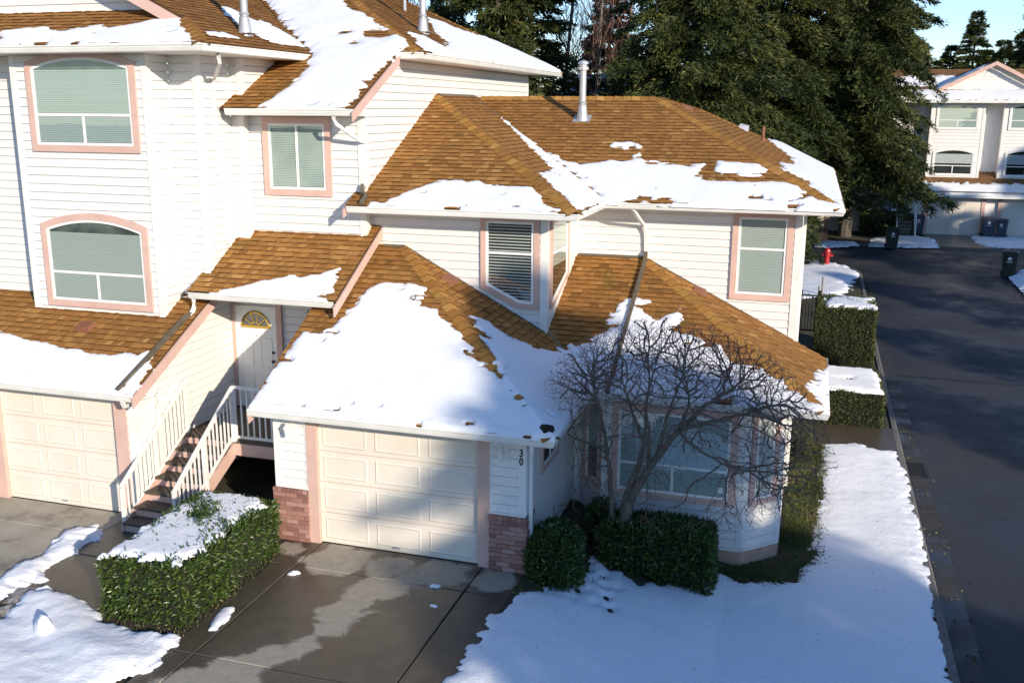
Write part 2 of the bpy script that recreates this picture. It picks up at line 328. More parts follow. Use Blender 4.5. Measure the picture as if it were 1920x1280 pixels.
SNOW['F3hole1'] = [(3.99,5.16),(4.17,5.29),(4.31,5.38),(4.49,5.25),(4.63,5.39),(4.81,5.27),(5.13,5.22)]
SNOW['F4'] = [(6.03,15.42),(6.43,13.95),(6.74,12.61),(6.91,10.19),(6.64,8.39),(6.73,6.92),(7.18,7.32),(7.39,7.67),(7.23,6.51),(7.47,6.05),(7.74,5.39),(7.89,5.43),(7.97,4.52),(8.59,21.53),(7.69,22.05),(6.66,20.91)]
SNOW['F4b'] = [(6.61,8.07),(6.87,8.14),(6.86,6.95),(6.68,7.19)]
SNOW['D1'] = [(-6.85,1.51),(-6.21,1.59),(-5.96,1.62),(-5.66,1.5),(-5.22,1.52),(-4.77,1.71),(-4.5,1.56),(-3.95,1.71),(-3.8,1.81),(-3.33,1.86),(-2.8,1.32),(-2.43,1.01),(-2.22,0.85),(-6.24,0.83)]
SNOW['D2a'] = [(-2.63,1.48),(-2.84,2.18),(-2.65,2.6),(-2.47,2.84),(-2.37,1.96),(-2.35,1.15)]
SNOW['D2b'] = [(-4.16,4.34),(-4.0,4.62),(-3.66,4.71),(-3.61,5.23),(-3.36,5.3),(-2.98,5.2),(-2.72,5.07),(-2.46,4.99),(-2.51,4.05),(-2.64,3.62),(-2.86,3.56),(-3.18,3.47),(-3.64,3.79)]
SNOW['E'] = [(-2.31,2.5),(-2.22,2.81),(-2.14,3.34),(-2.06,3.89),(-2.27,4.62),(-2.85,5.19),(-4.3,6.65),(-5.14,7.53),(-3.14,7.4),(-2.45,6.75),(-1.76,6.23),(-1.36,5.94),(-0.86,5.47),(-0.49,5.2),(-0.23,4.86),(-0.22,4.74),(-0.39,4.66),(-0.46,4.07),(-0.5,3.62),(-0.5,3.11),(-0.49,2.6)]
SNOW['Ehole'] = [(-1.52,5.28),(-1.53,5.54),(-1.28,5.66),(-1.02,5.56),(-0.86,5.38),(-1.04,5.22)]
SNOW['G'] = [(-0.93,6.36),(-0.87,6.96),(-0.38,6.9),(-0.49,7.42),(-0.93,8.36),(-1.46,8.96),(-2.35,10.97),(-2.24,11.83),(-1.98,11.75),(-1.86,12.66),(-1.67,14.22),(-1.12,14.82),(0.0,15.97),(0.16,15.42),(0.02,4.86),(-0.46,5.54)]
SNOW['B'] = [(-7.09,0.71),(-6.85,0.71),(-6.55,0.69),(-6.12,0.57),(-5.97,0.54),(-5.58,0.54),(-5.36,0.47),(-4.92,0.45),(-4.61,0.39),(-4.16,0.4),(-3.92,0.47),(-3.64,0.43),(-3.49,0.64),(-3.25,0.34),(-3.2,0.12),(-3.14,-0.16),(-3.08,-0.32),(-3.16,-0.48),(-5.95,-0.55)]
SNOW['N'] = [(-3.03,1.51),(-2.37,1.63),(-2.26,1.82),(-2.1,1.92),(-1.89,1.93),(-1.64,2.0),(-1.54,2.08),(-1.25,2.08),(-0.96,2.15),(-0.84,2.27),(-0.65,2.31),(-0.56,2.09),(-0.58,1.95),(-0.49,1.74),(-0.6,1.64),(-0.46,1.48)]
SNOW['lawn'] = [(3.53,-4.47),(3.4,-3.19),(3.4,-2.28),(3.39,-1.7),(3.46,-1.04),(3.62,-0.64),(4.16,-0.0),(4.27,0.61),(4.37,1.17),(4.73,0.94),(5.19,0.8),(6.2,1.59),(6.34,2.02),(6.78,1.89),(7.46,2.19),(7.88,3.11),(7.78,3.99),(7.87,5.56),(7.96,7.74),(7.99,9.5),(8.7,9.74),(9.51,9.49),(9.78,8.33),(9.74,4.85),(9.68,2.66),(9.67,1.23),(9.67,-0.24),(9.66,-2.5)]
SNOW['yard'] = [(-4.08,-3.0),(-4.04,-2.63),(-4.05,-1.97),(-4.22,-1.2),(-4.1,-0.83),(-3.78,-0.57),(-3.61,-0.67),(-3.59,-1.0),(-3.74,-1.26),(-3.56,-1.72),(-3.66,-1.95),(-3.31,-2.4),(-2.83,-2.78),(-2.42,-2.82),(-2.22,-2.84),(-1.69,-3.15),(-1.08,-3.26),(-0.43,-3.27),(-0.3,-3.51),(-0.3,-3.85),(-0.41,-4.33),(-0.71,-4.84),(-1.38,-5.39),(-1.74,-5.51)]
SNOW['yardhole'] = [(-3.37,-3.52),(-3.63,-2.86),(-3.45,-2.63),(-3.29,-2.48),(-3.19,-2.81),(-3.29,-3.01),(-3.14,-3.37),(-3.11,-3.6)]
SNOW['chunk1'] = [(-4.05,-0.92),(-4.08,-0.66),(-4.0,-0.45),(-3.92,-0.66),(-3.96,-0.94)]
SNOW['chunk2'] = [(-0.17,-3.01),(-0.27,-2.7),(-0.3,-2.39),(-0.21,-2.25),(-0.09,-2.36),(-0.05,-2.63),(-0.07,-2.94)]
SNOW['far1'] = [(10.53,41.77),(10.91,45.12),(12.49,47.46),(13.81,46.14),(14.02,45.01),(13.95,42.26)]
SNOW['far2'] = [(16.12,47.96),(19.05,47.99),(21.22,48.02),(20.19,43.18),(16.12,43.02),(16.11,44.8)]
SNOW['far3'] = [(6.6,33.5),(7.78,36.06),(8.75,35.3),(9.54,33.68),(9.57,32.35),(9.13,30.96),(9.01,27.94),(6.78,26.85)]
SNOW['far4'] = [(15.78,36.93),(16.43,37.7),(16.14,36.32)]
SNOW['far5'] = [(16.1,34.28),(16.96,36.14),(19.09,37.9),(16.59,25.93),(16.11,31.25)]
SNOW['far6'] = [(7.76,41.14),(8.17,42.71),(9.7,42.78),(9.88,41.76),(8.03,40.67)]
SNOW['bare'] = [(6.34,2.02),(6.78,1.89),(7.46,2.19),(7.88,3.11),(7.78,3.99),(7.87,5.56),(7.96,7.74),(7.99,9.5),(7.45,9.41)]
SNOW['walk'] = [(7.46,10.88),(8.25,11.36),(9.44,11.3),(9.76,8.32),(9.51,9.49),(7.99,9.5)]
# ------------------------------------------------------------------ builders for buildings
def wpt(o, d, n, s, z, k): return (o[0]+d[0]*s+n[0]*k, o[1]+d[1]*s+n[1]*k, z)
def wall(house, p, q, poly=None, z0=0, z1=1, ex=.152, name='wall', phase=0., mat='siding', boards=True):
    """lap siding between plan points p and q (outside is on the right of p->q); poly in (s, z), convex"""
    d = Vector((q[0]-p[0], q[1]-p[1])); L = d.length; d /= L; n = (d[1], -d[0])
    poly = ccw(poly) if poly else [(0, z0), (L, z0), (L, z1), (0, z1)]
    back = mk(name, [wpt(p, d, n, s, z, -.022) for s, z in poly], [tuple(range(len(poly)))], mat, house)
    if not boards: return back
    za = min(z for s, z in poly); zb = max(z for s, z in poly)
    k = math.floor((za-phase)/ex)
    while phase+k*ex < zb:
        a = phase+k*ex; b = a+ex; k += 1
        pc = clip(clip(poly, 0, -1, -a), 0, 1, b)
        if len(pc) < 3 or abs(area(pc)) < .002: continue
        V = []; Fc = []
        # lap profile: proud bottom lip, sloping face, shadow groove under the next lap
        for zlo, zhi, klo, khi in ((a, b-.013, .016, .004), (b-.013, b, -.016, -.016)):
            pp = clip(clip(pc, 0, -1, -zlo), 0, 1, zhi)
            if len(pp) < 3 or abs(area(pp)) < .0006: continue
            b0 = len(V); V += [wpt(p, d, n, s, z, klo+(khi-klo)*(z-zlo)/(zhi-zlo)) for s, z in pp]; Fc.append(tuple(range(b0, b0+len(pp))))
            for zz, kk in ((min(z for s, z in pp), klo), (max(z for s, z in pp), khi)):
                if klo < 0: continue
                e_ = sorted(i for i in range(len(pp)) if abs(pp[i][1]-zz) < 1e-4)
                if len(e_) >= 2:
                    ss = sorted(e_, key=lambda i: pp[i][0]); i0, i1 = ss[0], ss[-1]; c0 = len(V)
                    V += [wpt(p, d, n, pp[i0][0], zz, -.02), wpt(p, d, n, pp[i1][0], zz, -.02)]; Fc.append((b0+i0, c0, c0+1, b0+i1))
        if not Fc: continue
        mk('siding_board', V, Fc, mat, back)
    return back
def corner_trim(house, x, y, z0, z1, w=.09, dirs=((1, 0), (0, 1)), t=.026):
    """white corner post: two leaves running from the corner along the walls"""
    b = MB(); (ux, uy), (vx, vy) = dirs
    Q = [(x-(ux+vx)*t, y-(uy+vy)*t), (x+ux*w-vx*t, y+uy*w-vy*t), (x+ux*w+vx*.01, y+uy*w+vy*.01), (x+(ux+vx)*.01, y+(uy+vy)*.01), (x+vx*w+ux*.01, y+vy*w+uy*.01), (x+vx*w-ux*t, y+vy*w-uy*t)]
    V = [(px, py, z) for z in (z0, z1) for px, py in Q]
    b.add(V, [tuple(range(6)), tuple(range(11, 5, -1))]+[(i, (i+1) % 6, 6+(i+1) % 6, 6+i) for i in range(6)])
    return b.build('corner_trim', 'trim_white', house)
def ring(o, d, n, outer, inner, k0, k1):
    """frame between two outlines, k0 back, k1 front"""
    b = MB(); m_ = len(outer)
    V = [wpt(o, d, n, s, z, k1) for s, z in outer]+[wpt(o, d, n, s, z, k1) for s, z in inner]+[wpt(o, d, n, s, z, k0) for s, z in outer]+[wpt(o, d, n, s, z, k0) for s, z in inner]
    Fc = []
    for i in range(m_):
        j = (i+1) % m_
        Fc += [(i, j, m_+j, m_+i), (i, 2*m_+i, 2*m_+j, j), (m_+i, m_+j, 3*m_+j, 3*m_+i)]
    return b.add(V, Fc)
def window(house, p, q, s0, s1, z0, z1, trim=.11, arch=0., layout='slider', split=.34, blind='closed', bmat='blind', poly=None, tmat='salmon', gap=.03):
    d = Vector((q[0]-p[0], q[1]-p[1])).normalized(); n = (d[1], -d[0]); o = p
    if poly: outer = ccw(poly)
    elif arch:
        sm = (s0+s1)/2; half = (s1-s0)/2; R = (half*half+arch*arch)/(2*arch); zc = z1-R
        outer = [(s0, z0), (s1, z0)]; a0 = math.atan2(z1-arch-zc, half)
        for i in range(15):
            a = a0+(math.pi-2*a0)*i/14; outer.append((sm+R*math.cos(a), zc+R*math.sin(a)))
    else: outer = [(s0, z0), (s1, z0), (s1, z1), (s0, z1)]
    outer = ccw(outer); mid = inset(outer, trim); inn = inset(mid, .045)
    root = ring(o, d, n, outer, mid, -.01, .055).build('window', tmat, house)
    ring(o, d, n, mid, inn, .0, .042).build('frame', 'vinyl_frame', root)
    si = [s for s, z in inn]; zi = [z for s, z in inn]; a0, a1, b0, b1 = min(si), max(si), min(zi), max(zi)
    mk('shade_backing', [wpt(o, d, n, s, z, .0195) for s, z in inset(mid, .02)], [tuple(range(len(inn)))], 'shade_dark' if blind in ('open', 'part') else 'shade_soft', root)  # flat panel just off the siding; the interior's shade is in its colour
    # blind: slats clipped to the opening
    b = MB(); pitch = .032 if blind != 'open' else .056; z = b0+.01
    zlow = b0 if blind != 'part' else b0+(b1-b0)*.42
    ztop = b1-(arch*.92 if arch else 0)
    while z < ztop-.005:
        h = pitch*(.84 if blind != 'open' else .32)
        pc = clip(clip(inn, 0, -1, -z), 0, 1, z+h)
        if len(pc) >= 3 and z >= zlow:
            V = [wpt(o, d, n, s, zz, .0215+.007*(1-(zz-z)/h)) for s, zz in pc]; b.add(V, [tuple(range(len(V)))])
        z += pitch
    if b.V and blind != 'none': b.build('blind', bmat, root)
    mk('pane', [wpt(o, d, n, s, z, .032) for s, z in inn], [tuple(range(len(inn)))], 'glass', root)
    bars = []
    if layout == 'slider': bars.append(((a0+a1)/2, b0, (a0+a1)/2, b1))
    if layout == 'picture':
        zs = b0+(b1-b0)*split; bars += [(a0, zs, a1, zs), ((a0+a1)/2, b0, (a0+a1)/2, zs)]
    if layout == 'hung': zs = b0+(b1-b0)*split; bars.append((a0, zs, a1, zs))
    for (sa, za, sb, zb) in bars:
        bb = MB(); w = .045
        if sa == sb: Q = [(sa-w/2, za), (sa+w/2, za), (sa+w/2, zb), (sa-w/2, zb)]
        else: Q = [(sa, za-w/2), (sb, za-w/2), (sb, za+w/2), (sa, za+w/2)]
        V = [wpt(o, d, n, s, z, .0425 if sa == sb else .0435) for s, z in Q]+[wpt(o, d, n, s, z, .03) for s, z in Q]
        bb.add(V, [(0, 1, 2, 3), (0, 4, 5, 1), (1, 5, 6, 2), (2, 6, 7, 3), (3, 7, 4, 0)]).build('mullion', 'vinyl_frame', root)
    return root
def garage_door(house, x0, x1, y, z0, z1, cols=3, rows=4):
    b = MB().box(x0, x1, y, y+.05, z0, z1); root = b.build('garage_door', 'garage_cream', house)
    H = (z1-z0)/rows; Wd = (x1-x0)/cols
    for r in range(rows):
        if r: MB().box(x0, x1, y-.003, y, z0+r*H-.004, z0+r*H+.004).build('section_joint', 'foundation', root)
        for c in range(cols):
            o_ = [(x0+c*Wd+.07, z0+r*H+.075), (x0+(c+1)*Wd-.07, z0+r*H+.075), (x0+(c+1)*Wd-.07, z0+(r+1)*H-.075), (x0+c*Wd+.07, z0+(r+1)*H-.075)]
            i1 = inset(o_, .022); i2 = inset(o_, .045)
            V = [(s, y-.001, z) for s, z in o_]+[(s, y-.011, z) for s, z in i1]+[(s, y-.005, z) for s, z in i2]
            Fc = [(i, (i+1) % 4, 4+(i+1) % 4, 4+i) for i in range(4)]+[(4+i, 4+(i+1) % 4, 8+(i+1) % 4, 8+i) for i in range(4)]+[(8, 9, 10, 11)]
            mk('door_panel', V, Fc, 'garage_cream', root)
    MB().box((x0+x1)/2-.10, (x0+x1)/2+.02, y-.03, y-.004, z0+.06, z0+.085).build('handle', 'galvanised', root)
    return root
def bricks(house, x0, x1, yf, z0, z1, depth=.5, side=None):
    """clinker brick pier base: every brick its own piece; yf front plane"""
    root = MB().box(x0+.012, x1-.012, yf+.012, yf+depth, z0, z1-.01).build('brick_pier', 'mortar', house)
    rows = max(1, round((z1-z0)/.078)); h = (z1-z0)/rows
    for r in range(rows):
        sold = r == rows-1; L = .075 if sold else .215
        x = x0 + (-.1 if (r % 2 and not sold) else 0)
        while x < x1-.005:
            a = max(x, x0); b_ = min(x+L, x1)
            if b_-a > .02:
                j = random.uniform(-.004, .006)+(.012 if sold else 0); g_ = .005
                bb = MB(); xa, xb = a+(g_ if a > x0 else -j*.5), b_-(g_ if b_ < x1 else -j*.5); za, zb = z0+r*h+g_, z0+(r+1)*h-g_
                yb = yf+.1
                bb.box(xa, xb, yf-j, yb, za, zb); o_ = bb; o_.T = [random.random()**1.2]*6
                o_.build('brick', 'brick', root, tone=True)
            x += L
        if side:      # bricks returning along the side face
            xs = x1 if side > 0 else x0; y = yf+.1+(.1 if r % 2 else 0)
            while y < yf+depth-.02:
                yb = min(y+.215, yf+depth); j = random.uniform(-.004, .006)+(.012 if sold else 0)
                bb = MB(); xa, xb = (xs-.08, xs+j) if side > 0 else (xs-j, xs+.08)
                bb.box(xa, xb, y+.005, yb-.005, z0+r*h+.005, z0+(r+1)*h-.005); bb.T = [random.random()]*6
                bb.build('brick', 'brick', root, tone=True); y += .215
    return root
def gutter(house, path, z, closed_ends=True):
    """K-style gutter along the outer eave line; path runs with the outside on its right"""
    prof = [(-.012, .004), (0, .006), (.002, -.014), (-.012, -.03), (-.012, -.045), (-.030, -.105), (-.045, -.118), (-.118, -.118), (-.118, -.002), (-.108, -.002), (-.106, -.05), (-.02, -.05)]
    P = [Vector(p) for p in path]; V = []; Fc = []; m_ = len(prof)
    for i, p in enumerate(P):
        ns = []
        if i > 0: d = (P[i]-P[i-1]).normalized(); ns.append(Vector((d.y, -d.x)))
        if i < len(P)-1: d = (P[i+1]-P[i]).normalized(); ns.append(Vector((d.y, -d.x)))
        nn = ns[0] if len(ns) == 1 else (ns[0]+ns[1])/(1+ns[0].dot(ns[1]))
        for a, b in prof: V.append((p.x+nn.x*a, p.y+nn.y*a, z+b))
    for i in range(len(P)-1):
        for k in range(m_): Fc.append((i*m_+k, (i+1)*m_+k, (i+1)*m_+(k+1) % m_, i*m_+(k+1) % m_))
    g_ = mk('gutter', V, Fc, 'gutter_white', house)
    for i in (0, len(P)-1):
        base = i*m_; cap = [V[base+k] for k in (1, 2, 3, 4, 5, 6, 7, 8)]
        mk('end_cap', [Vector(c) + Vector(((P[0]-P[1]) if i == 0 else (P[-1]-P[-2]))).normalized().to_3d()*.002 for c in cap], [tuple(range(8))], 'gutter_white', g_)
    return g_
def soffit(house, pts, z): return mk('soffit', [(x, y, z) for x, y in pts], [tuple(range(len(pts)))], 'soffit', house)
def downspout(house, pts, mat='gutter_white', r=.042): return MB().tube(pts, r, 4, sq=True).build('downspout', mat, house)
def rakeboard(house, p, q, h=.16, t=.03, mat='salmon'):
    """sloping barge board from p to q; top edge on the line"""
    p, q = Vector(p), Vector(q); dn = Vector((0, 0, -h)); d = (q-p); sd = Vector((d.y, -d.x, 0)).normalized()*t
    V = [p, q, q+dn, p+dn, p+sd, q+sd, q+dn+sd, p+dn+sd]
    return mk('bargeboard', V, [(0, 1, 2, 3), (7, 6, 5, 4), (0, 4, 5, 1), (1, 5, 6, 2), (2, 6, 7, 3), (3, 7, 4, 0)], mat, house)

# ---- shingles: tabs collected per house, biggest 300 become objects of their own
SHN = {}
def slope(house, key, pl, poly, ex=.143, tone=0., snow=(), phase=0., lid=True):
    """roof slope over a convex plan polygon with laminated shingle tabs"""
    ax, c, z0, p = PL[pl]; k = math.sqrt(1+p*p); poly = ccw(poly)
    # local: a along eave, w up the slope (true length)
    if ax == 'Y': loc = [(x, (y-c)*k) for x, y in poly]; P3 = lambda a, w, h: (a, c+w/k-h*p/k, z0+p*w/k+h/k)
    else: loc = [(y, (c-x)*k) for x, y in poly]; P3 = lambda a, w, h: (c-w/k+h*p/k, a, z0+p*w/k+h/k)
    deck = mk('roof_slope', [P3(a, w, -.012) for a, w in loc]+[P3(a, w, -.07) for a, w in loc], [tuple(range(len(loc)))]+[tuple(range(2*len(loc)-1, len(loc)-1, -1))]+[(i, len(loc)+i, len(loc)+(i+1) % len(loc), (i+1) % len(loc)) for i in range(len(loc))], 'roof_felt', house)
    loc = ccw(loc); w0 = min(w for a, w in loc); w1 = max(w for a, w in loc)
    if ax == 'Y': norm = np.array([0, -p/k, 1/k])
    else: norm = np.array([p/k, 0, 1/k])
    i = 0; w = w0+phase
    while w < w1:
        st = clip(clip(loc, 0, -1, -w), 0, 1, w+ex)
        if len(st) >= 3:
            a0 = min(q[0] for q in st); a1 = max(q[0] for q in st); a = a0-random.random()*.2
            hi = random.random() < .5
            while a < a1:
                wd = random.choice((.09, .12, .14, .17, .20, .25)); hi = not hi
                tb = clip(clip(st, -1, 0, -a), 1, 0, a+wd-.002)
                if len(tb) >= 3 and abs(area(tb)) > .0008:
                    t = min(1, max(.12, random.gauss(.53, .12)+tone+(.08 if hi else -.07)+(random.random() < .12)*.16))
                    base = .020 if hi else .011; jit = random.uniform(-.003, .004)
                    V = [P3(q[0], q[1]-(jit*2 if q[1] < w+.001 else 0), (base+jit)*(1-(q[1]-w)/ex)+.003) for q in tb]
                    m_ = len(V); V2 = [P3(q[0], q[1], -.012) for q in tb]
                    Fc = [tuple(range(m_))]+[(j, m_+j, m_+(j+1) % m_, (j+1) % m_) for j in range(m_)]
                    ctr = np.mean(np.array(V), 0); vd = CAMP-ctr; dist = np.linalg.norm(vd)
                    size = abs(area(tb))*max(0, norm@vd/dist)/dist**2
                    if any(inside_np(SNOW[s_], np.array([ctr[0]]), np.array([ctr[1]]))[0] for s_ in snow): size = 0
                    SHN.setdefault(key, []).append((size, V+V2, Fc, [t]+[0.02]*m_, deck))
                a += wd
        w += ex; i += 1
    return deck
def flush_shingles(key, house, limit=300):
    L = sorted(SHN[key], key=lambda r: -r[0]); rest = {}
    for r in L[:limit]: mk('shingle', r[1], r[2], 'shingle', r[4], tone=r[3])
    mb = MB()
    for r in L[limit:]: mb.add(r[1], r[2]); mb.T[-len(r[2]):] = r[3]
    tag(mb.build('shingle_field', 'shingle', house, tone=True), kind='stuff')
def ridge_caps(house, p, q, na, nb, wide=.15, ex=.2):
    p, q = Vector(p), Vector(q); r = (q-p).normalized(); L = (q-p).length; sides = []
    for n in (na, nb):
        d = r.cross(Vector(n)).normalized(); d = d if d.z < 0 else -d; sides.append(d)
    if sides[0].dot(sides[1]) > .98: sides[1] = -sides[1]
    k = 0; n = (Vector(na)+Vector(nb)).normalized()
    while k*ex < L-.03:
        a = p+r*(k*ex); b_ = p+r*min(L, k*ex+ex+.03); h0, h1 = .034+random.uniform(-.003, .006), .020; w_ = wide+random.uniform(-.008, .01)
        V = []
        for e, h in ((a, h0), (b_, h1)):
            V += [e+sides[0]*w_+n*(h-.012), e+n*(h+.006), e+sides[1]*w_+n*(h-.012), e+sides[0]*w_+n*(h-.034), e+n*(h-.016), e+sides[1]*w_+n*(h-.034)]
        Fc = [(0, 1, 7, 6), (1, 2, 8, 7), (0, 3, 4, 1), (1, 4, 5, 2), (0, 6, 9, 3), (2, 5, 11, 8), (6, 7, 10, 9), (7, 8, 11, 10)]
        mk('ridge_cap', V, Fc, 'ridge_shingle', house, tone=[min(1, max(.15, random.gauss(.5, .2)))]*2+[.03]*2+[.2]*4); k += 1
def nrm(pl):
    ax, c, z0, p = PL[pl]; k = math.sqrt(1+p*p); return (0, -p/k, 1/k) if ax == 'Y' else (p/k, 0, 1/k)
def P(pl, x, y, h=0): return (x, y, pz(pl, x, y)+h)
def strip(house, name, p, q, w, mat, up=.02, n=(0, 0, 1), t=.012): return MB().bar(Vector(p)+Vector(n)*up, Vector(q)+Vector(n)*up, w, t, n).build(name, mat, house)

# ---- snow sheets: a height field over a plan outline lying on a surface
def snow_sheet(name, polys, zf, cell=.04, thick=.07, edge=.10, rough=.05, holes=(), mat='snow', label=None, seed=0, aniso=(1, 1), spots=0, bounds=None, drape=.03, mask=None, along='X'):
    xs = [p[0] for q in polys for p in q]; ys = [p[1] for q in polys for p in q]
    x0, x1, y0, y1 = bounds or (min(xs)-.1, max(xs)+.1, min(ys)-.1, max(ys)+.1)
    X, Y = np.meshgrid(np.arange(x0, x1+cell, cell), np.arange(y0, y1+cell, cell))
    X = np.clip(X, x0, x1); Y = np.clip(Y, y0, y1)
    sd = np.full(X.shape, -1e9)
    for q in polys: sd = np.maximum(sd, sdist_np(q, X, Y))
    for q in holes: sd = np.minimum(sd, -sdist_np(q, X, Y))
    nz = fbm(X*aniso[0], Y*aniso[1], .17, 4, seed)*rough*7+fbm(X*aniso[0], Y*aniso[1], .8, 2, seed+7)*rough*3
    sd = sd+nz
    if spots:      # melt dashes along the shingle courses, close to the ragged edge only
        ux, uy = (.30, 1.0) if along == 'X' else (1.0, .30)
        s_ = fbm(X*ux, Y*uy, .11, 2, seed+5); sd = np.where((sd < .30) & (s_ > spots*.42+.35*np.maximum(sd, 0)), -.05, sd)
    h = thick*(1-np.exp(-np.maximum(sd, 0)/edge))*(1+.5*fbm(X, Y, .8, 3, seed+2))+fbm(X, Y, .25, 3, seed+3)*.012*np.clip(sd/.1, 0, 1)
    on_ = sd > 0
    if mask: on_ &= inside_np(mask, X, Y)
    h = np.where(on_, np.maximum(h, .006), -drape)
    rim = np.zeros(X.shape, bool); rim[0] = rim[-1] = True; rim[:, 0] = rim[:, -1] = True
    h = np.where(rim & on_, .004, h)
    Z = zf(X, Y)+h
    ny, nx = X.shape; idx = np.arange(ny*nx).reshape(ny, nx)
    keep = on_[:-1, :-1] | on_[1:, :-1] | on_[:-1, 1:] | on_[1:, 1:]
    Q = np.stack([idx[:-1, :-1][keep], idx[:-1, 1:][keep], idx[1:, 1:][keep], idx[1:, :-1][keep]], 1)
    used, inv = np.unique(Q, return_inverse=True); Vv = np.stack([X.ravel()[used], Y.ravel()[used], Z.ravel()[used]], 1)
    o = mk(name, Vv.tolist(), inv.reshape(Q.shape).tolist(), mat, smooth=True)
    return tag(o, label, 'snow', kind='stuff')
# ================================================================== THE SETTING: ground, street, drive
def grid_sheet(name, xs, ys, zf, mat, kind='structure'):
    X, Y = np.meshgrid(np.array(xs, float), np.array(ys, float)); Z = zf(X, Y); ny, nx = X.shape; idx = np.arange(nx*ny).reshape(ny, nx)
    Q = np.stack([idx[:-1, :-1], idx[:-1, 1:], idx[1:, 1:], idx[1:, :-1]], -1).reshape(-1, 4)
    o = mk(name, np.stack([X, Y, Z], -1).reshape(-1, 3).tolist(), Q.tolist(), mat, smooth=False); return tag(o, kind=kind)
def lawn_sd(X, Y):
    """positive on the verges, negative on the street (rounded corners at the junction)"""
    def rc(dx, dy, r): # dx, dy distances inside the two kerb lines
        qx = np.maximum(r-dx, 0); qy = np.maximum(r-dy, 0)
        return np.where((dx < r) & (dy < r), r-np.hypot(qx, qy), np.minimum(dx, dy))
    a = rc(9.72-X, 36.3-Y, 3.0); b = rc(X-16.3, 36.5-Y, 3.0); c = Y-42.4
    return np.maximum(np.maximum(a, b), c)
def ground_z(X, Y):
    sd = lawn_sd(X, Y); z = gz(X, Y)-.22*(1-np.clip(sd/.12+.3, 0, 1))
    return z-.035*((X < 3.5) & (X > -12) & (Y < .3) & (Y > -9))
gx = sorted(set([round(v, 2) for v in list(np.arange(-300, -20, 40))+list(np.arange(-20, 3, 1.0))+list(np.arange(3, 9.4, .5))+[9.4, 9.55, 9.65, 9.7, 9.75, 9.85, 10.2]+list(np.arange(11, 16, 1.))+[16.2, 16.28, 16.36, 16.5, 16.8]+list(np.arange(17.5, 30, 2))+list(np.arange(30, 600, 60))]))
gy = sorted(set([round(v, 2) for v in list(np.arange(-300, -20, 40))+list(np.arange(-20, 28, 1.0))+list(np.arange(28, 45, .3))+list(np.arange(45, 60, 3))+list(np.arange(60, 900, 80))]))
grid_sheet('ground', gx, gy, ground_z, 'earth')
road_z = lambda X, Y: gz(X, Y)-.085
grid_sheet('road', [-120, -40, 0, 3.5, 5, 6.5, 8, 9.6, 10.15, 13, 16.35, 20, 30, 60, 140], sorted(list(np.arange(-60, 36, 2.))+[36.2, 38, 40, 42.44]), road_z, 'asphalt')
grid_sheet('gutter_pan', [9.74, 9.9, 10.02, 10.17], list(np.arange(-30, 33, 1.5)), lambda X, Y: gz(X, Y)-.0765-.004*(X > 9.85), 'gutter_pan')
# shallow concrete swale crossing the street
grid_sheet('swale', [10.18, 12, 14, 16.3, 19], [16.8, 16.9, 17.0], lambda X, Y: road_z(X, Y)+.005, 'road_seam')
def kerb(pts, w=.13, h=.10):
    b = MB(); V = []; Fc = []
    for i, (x, y) in enumerate(pts):
        a = Vector(pts[max(i-1, 0)]); c_ = Vector(pts[min(i+1, len(pts)-1)]); d = (c_-a).normalized(); n_ = Vector((d.y, -d.x)); z = float(gz(x, y))
        for o_, dz in ((-w/2, -.15), (-w/2, .012), (w/2-.03, .012), (w/2, -.02), (w/2, -.15)): V.append((x+n_.x*o_, y+n_.y*o_, z+dz))
    for i in range(len(pts)-1):
        for k in range(4): Fc.append((i*5+k, i*5+k+1, (i+1)*5+k+1, (i+1)*5+k))
    return b.add(V, Fc).build('kerb', 'kerb')
arc = [(6.72+3.0*math.cos(t), 33.3+3.0*math.sin(t)) for t in np.linspace(0, math.pi/2, 9)]
tag(kerb([(9.72, y) for y in np.arange(-30, 33.2, 3.0)]+arc+[(x, 36.3) for x in (0, -20, -80)]), kind='structure')
arc2 = [(19.3-3.0*math.cos(t), 33.5+3.0*math.sin(t)) for t in np.linspace(math.pi/2, 0, 9)]
tag(kerb([(100, 36.5)]+arc2+[(16.3, y) for y in np.arange(33, -30, -3.0)]), kind='structure')
tag(kerb([(x, 42.42) for x in np.arange(-60, 100, 8.)]), kind='structure')
# concrete drives: each slab a piece
drive = empty('driveway'); tag(drive, kind='structure')
def slab(x0, x1, y0, y1, mat, z=0.):
    g = .008; b = MB(); e = .012
    V = [(x0+g, y0+g, z-.012), (x1-g, y0+g, z-.012), (x1-g, y1-g, z-.012), (x0+g, y1-g, z-.012), (x0+g+e, y0+g+e, z), (x1-g-e, y0+g+e, z), (x1-g-e, y1-g-e, z), (x0+g+e, y1-g-e, z), (x0+g, y0+g, z-.09), (x1-g, y0+g, z-.09), (x1-g, y1-g, z-.09), (x0+g, y1-g, z-.09)]
    Fc = [(4, 5, 6, 7)]+[(i, (i+1) % 4, 4+(i+1) % 4, 4+i) for i in range(4)]+[(8+i, 8+(i+1) % 4, (i+1) % 4, i) for i in range(4)]
    b.add(V, Fc).build('slab', mat, drive)
for y0, y1 in ((-.87, .04), (-3.55, -.87), (-6.3, -3.55), (-9, -6.3)):
    slab(0, 2.82, y0, y1, 'concrete_wet'); slab(2.82, 3.52, y0, y1, 'concrete_wet')
    slab(-.62 if y0 > -1 else -.42, 0, y0, y1, 'concrete_wet')
for y0, y1 in ((-.87, .04), (-3.0, -.87), (-5.6, -3.0), (-8.4, -5.6)):
    slab(-6.6, -3.72, y0, y1, 'concrete_dry'); slab(-9.5, -6.6, y0, y1, 'concrete_dry')
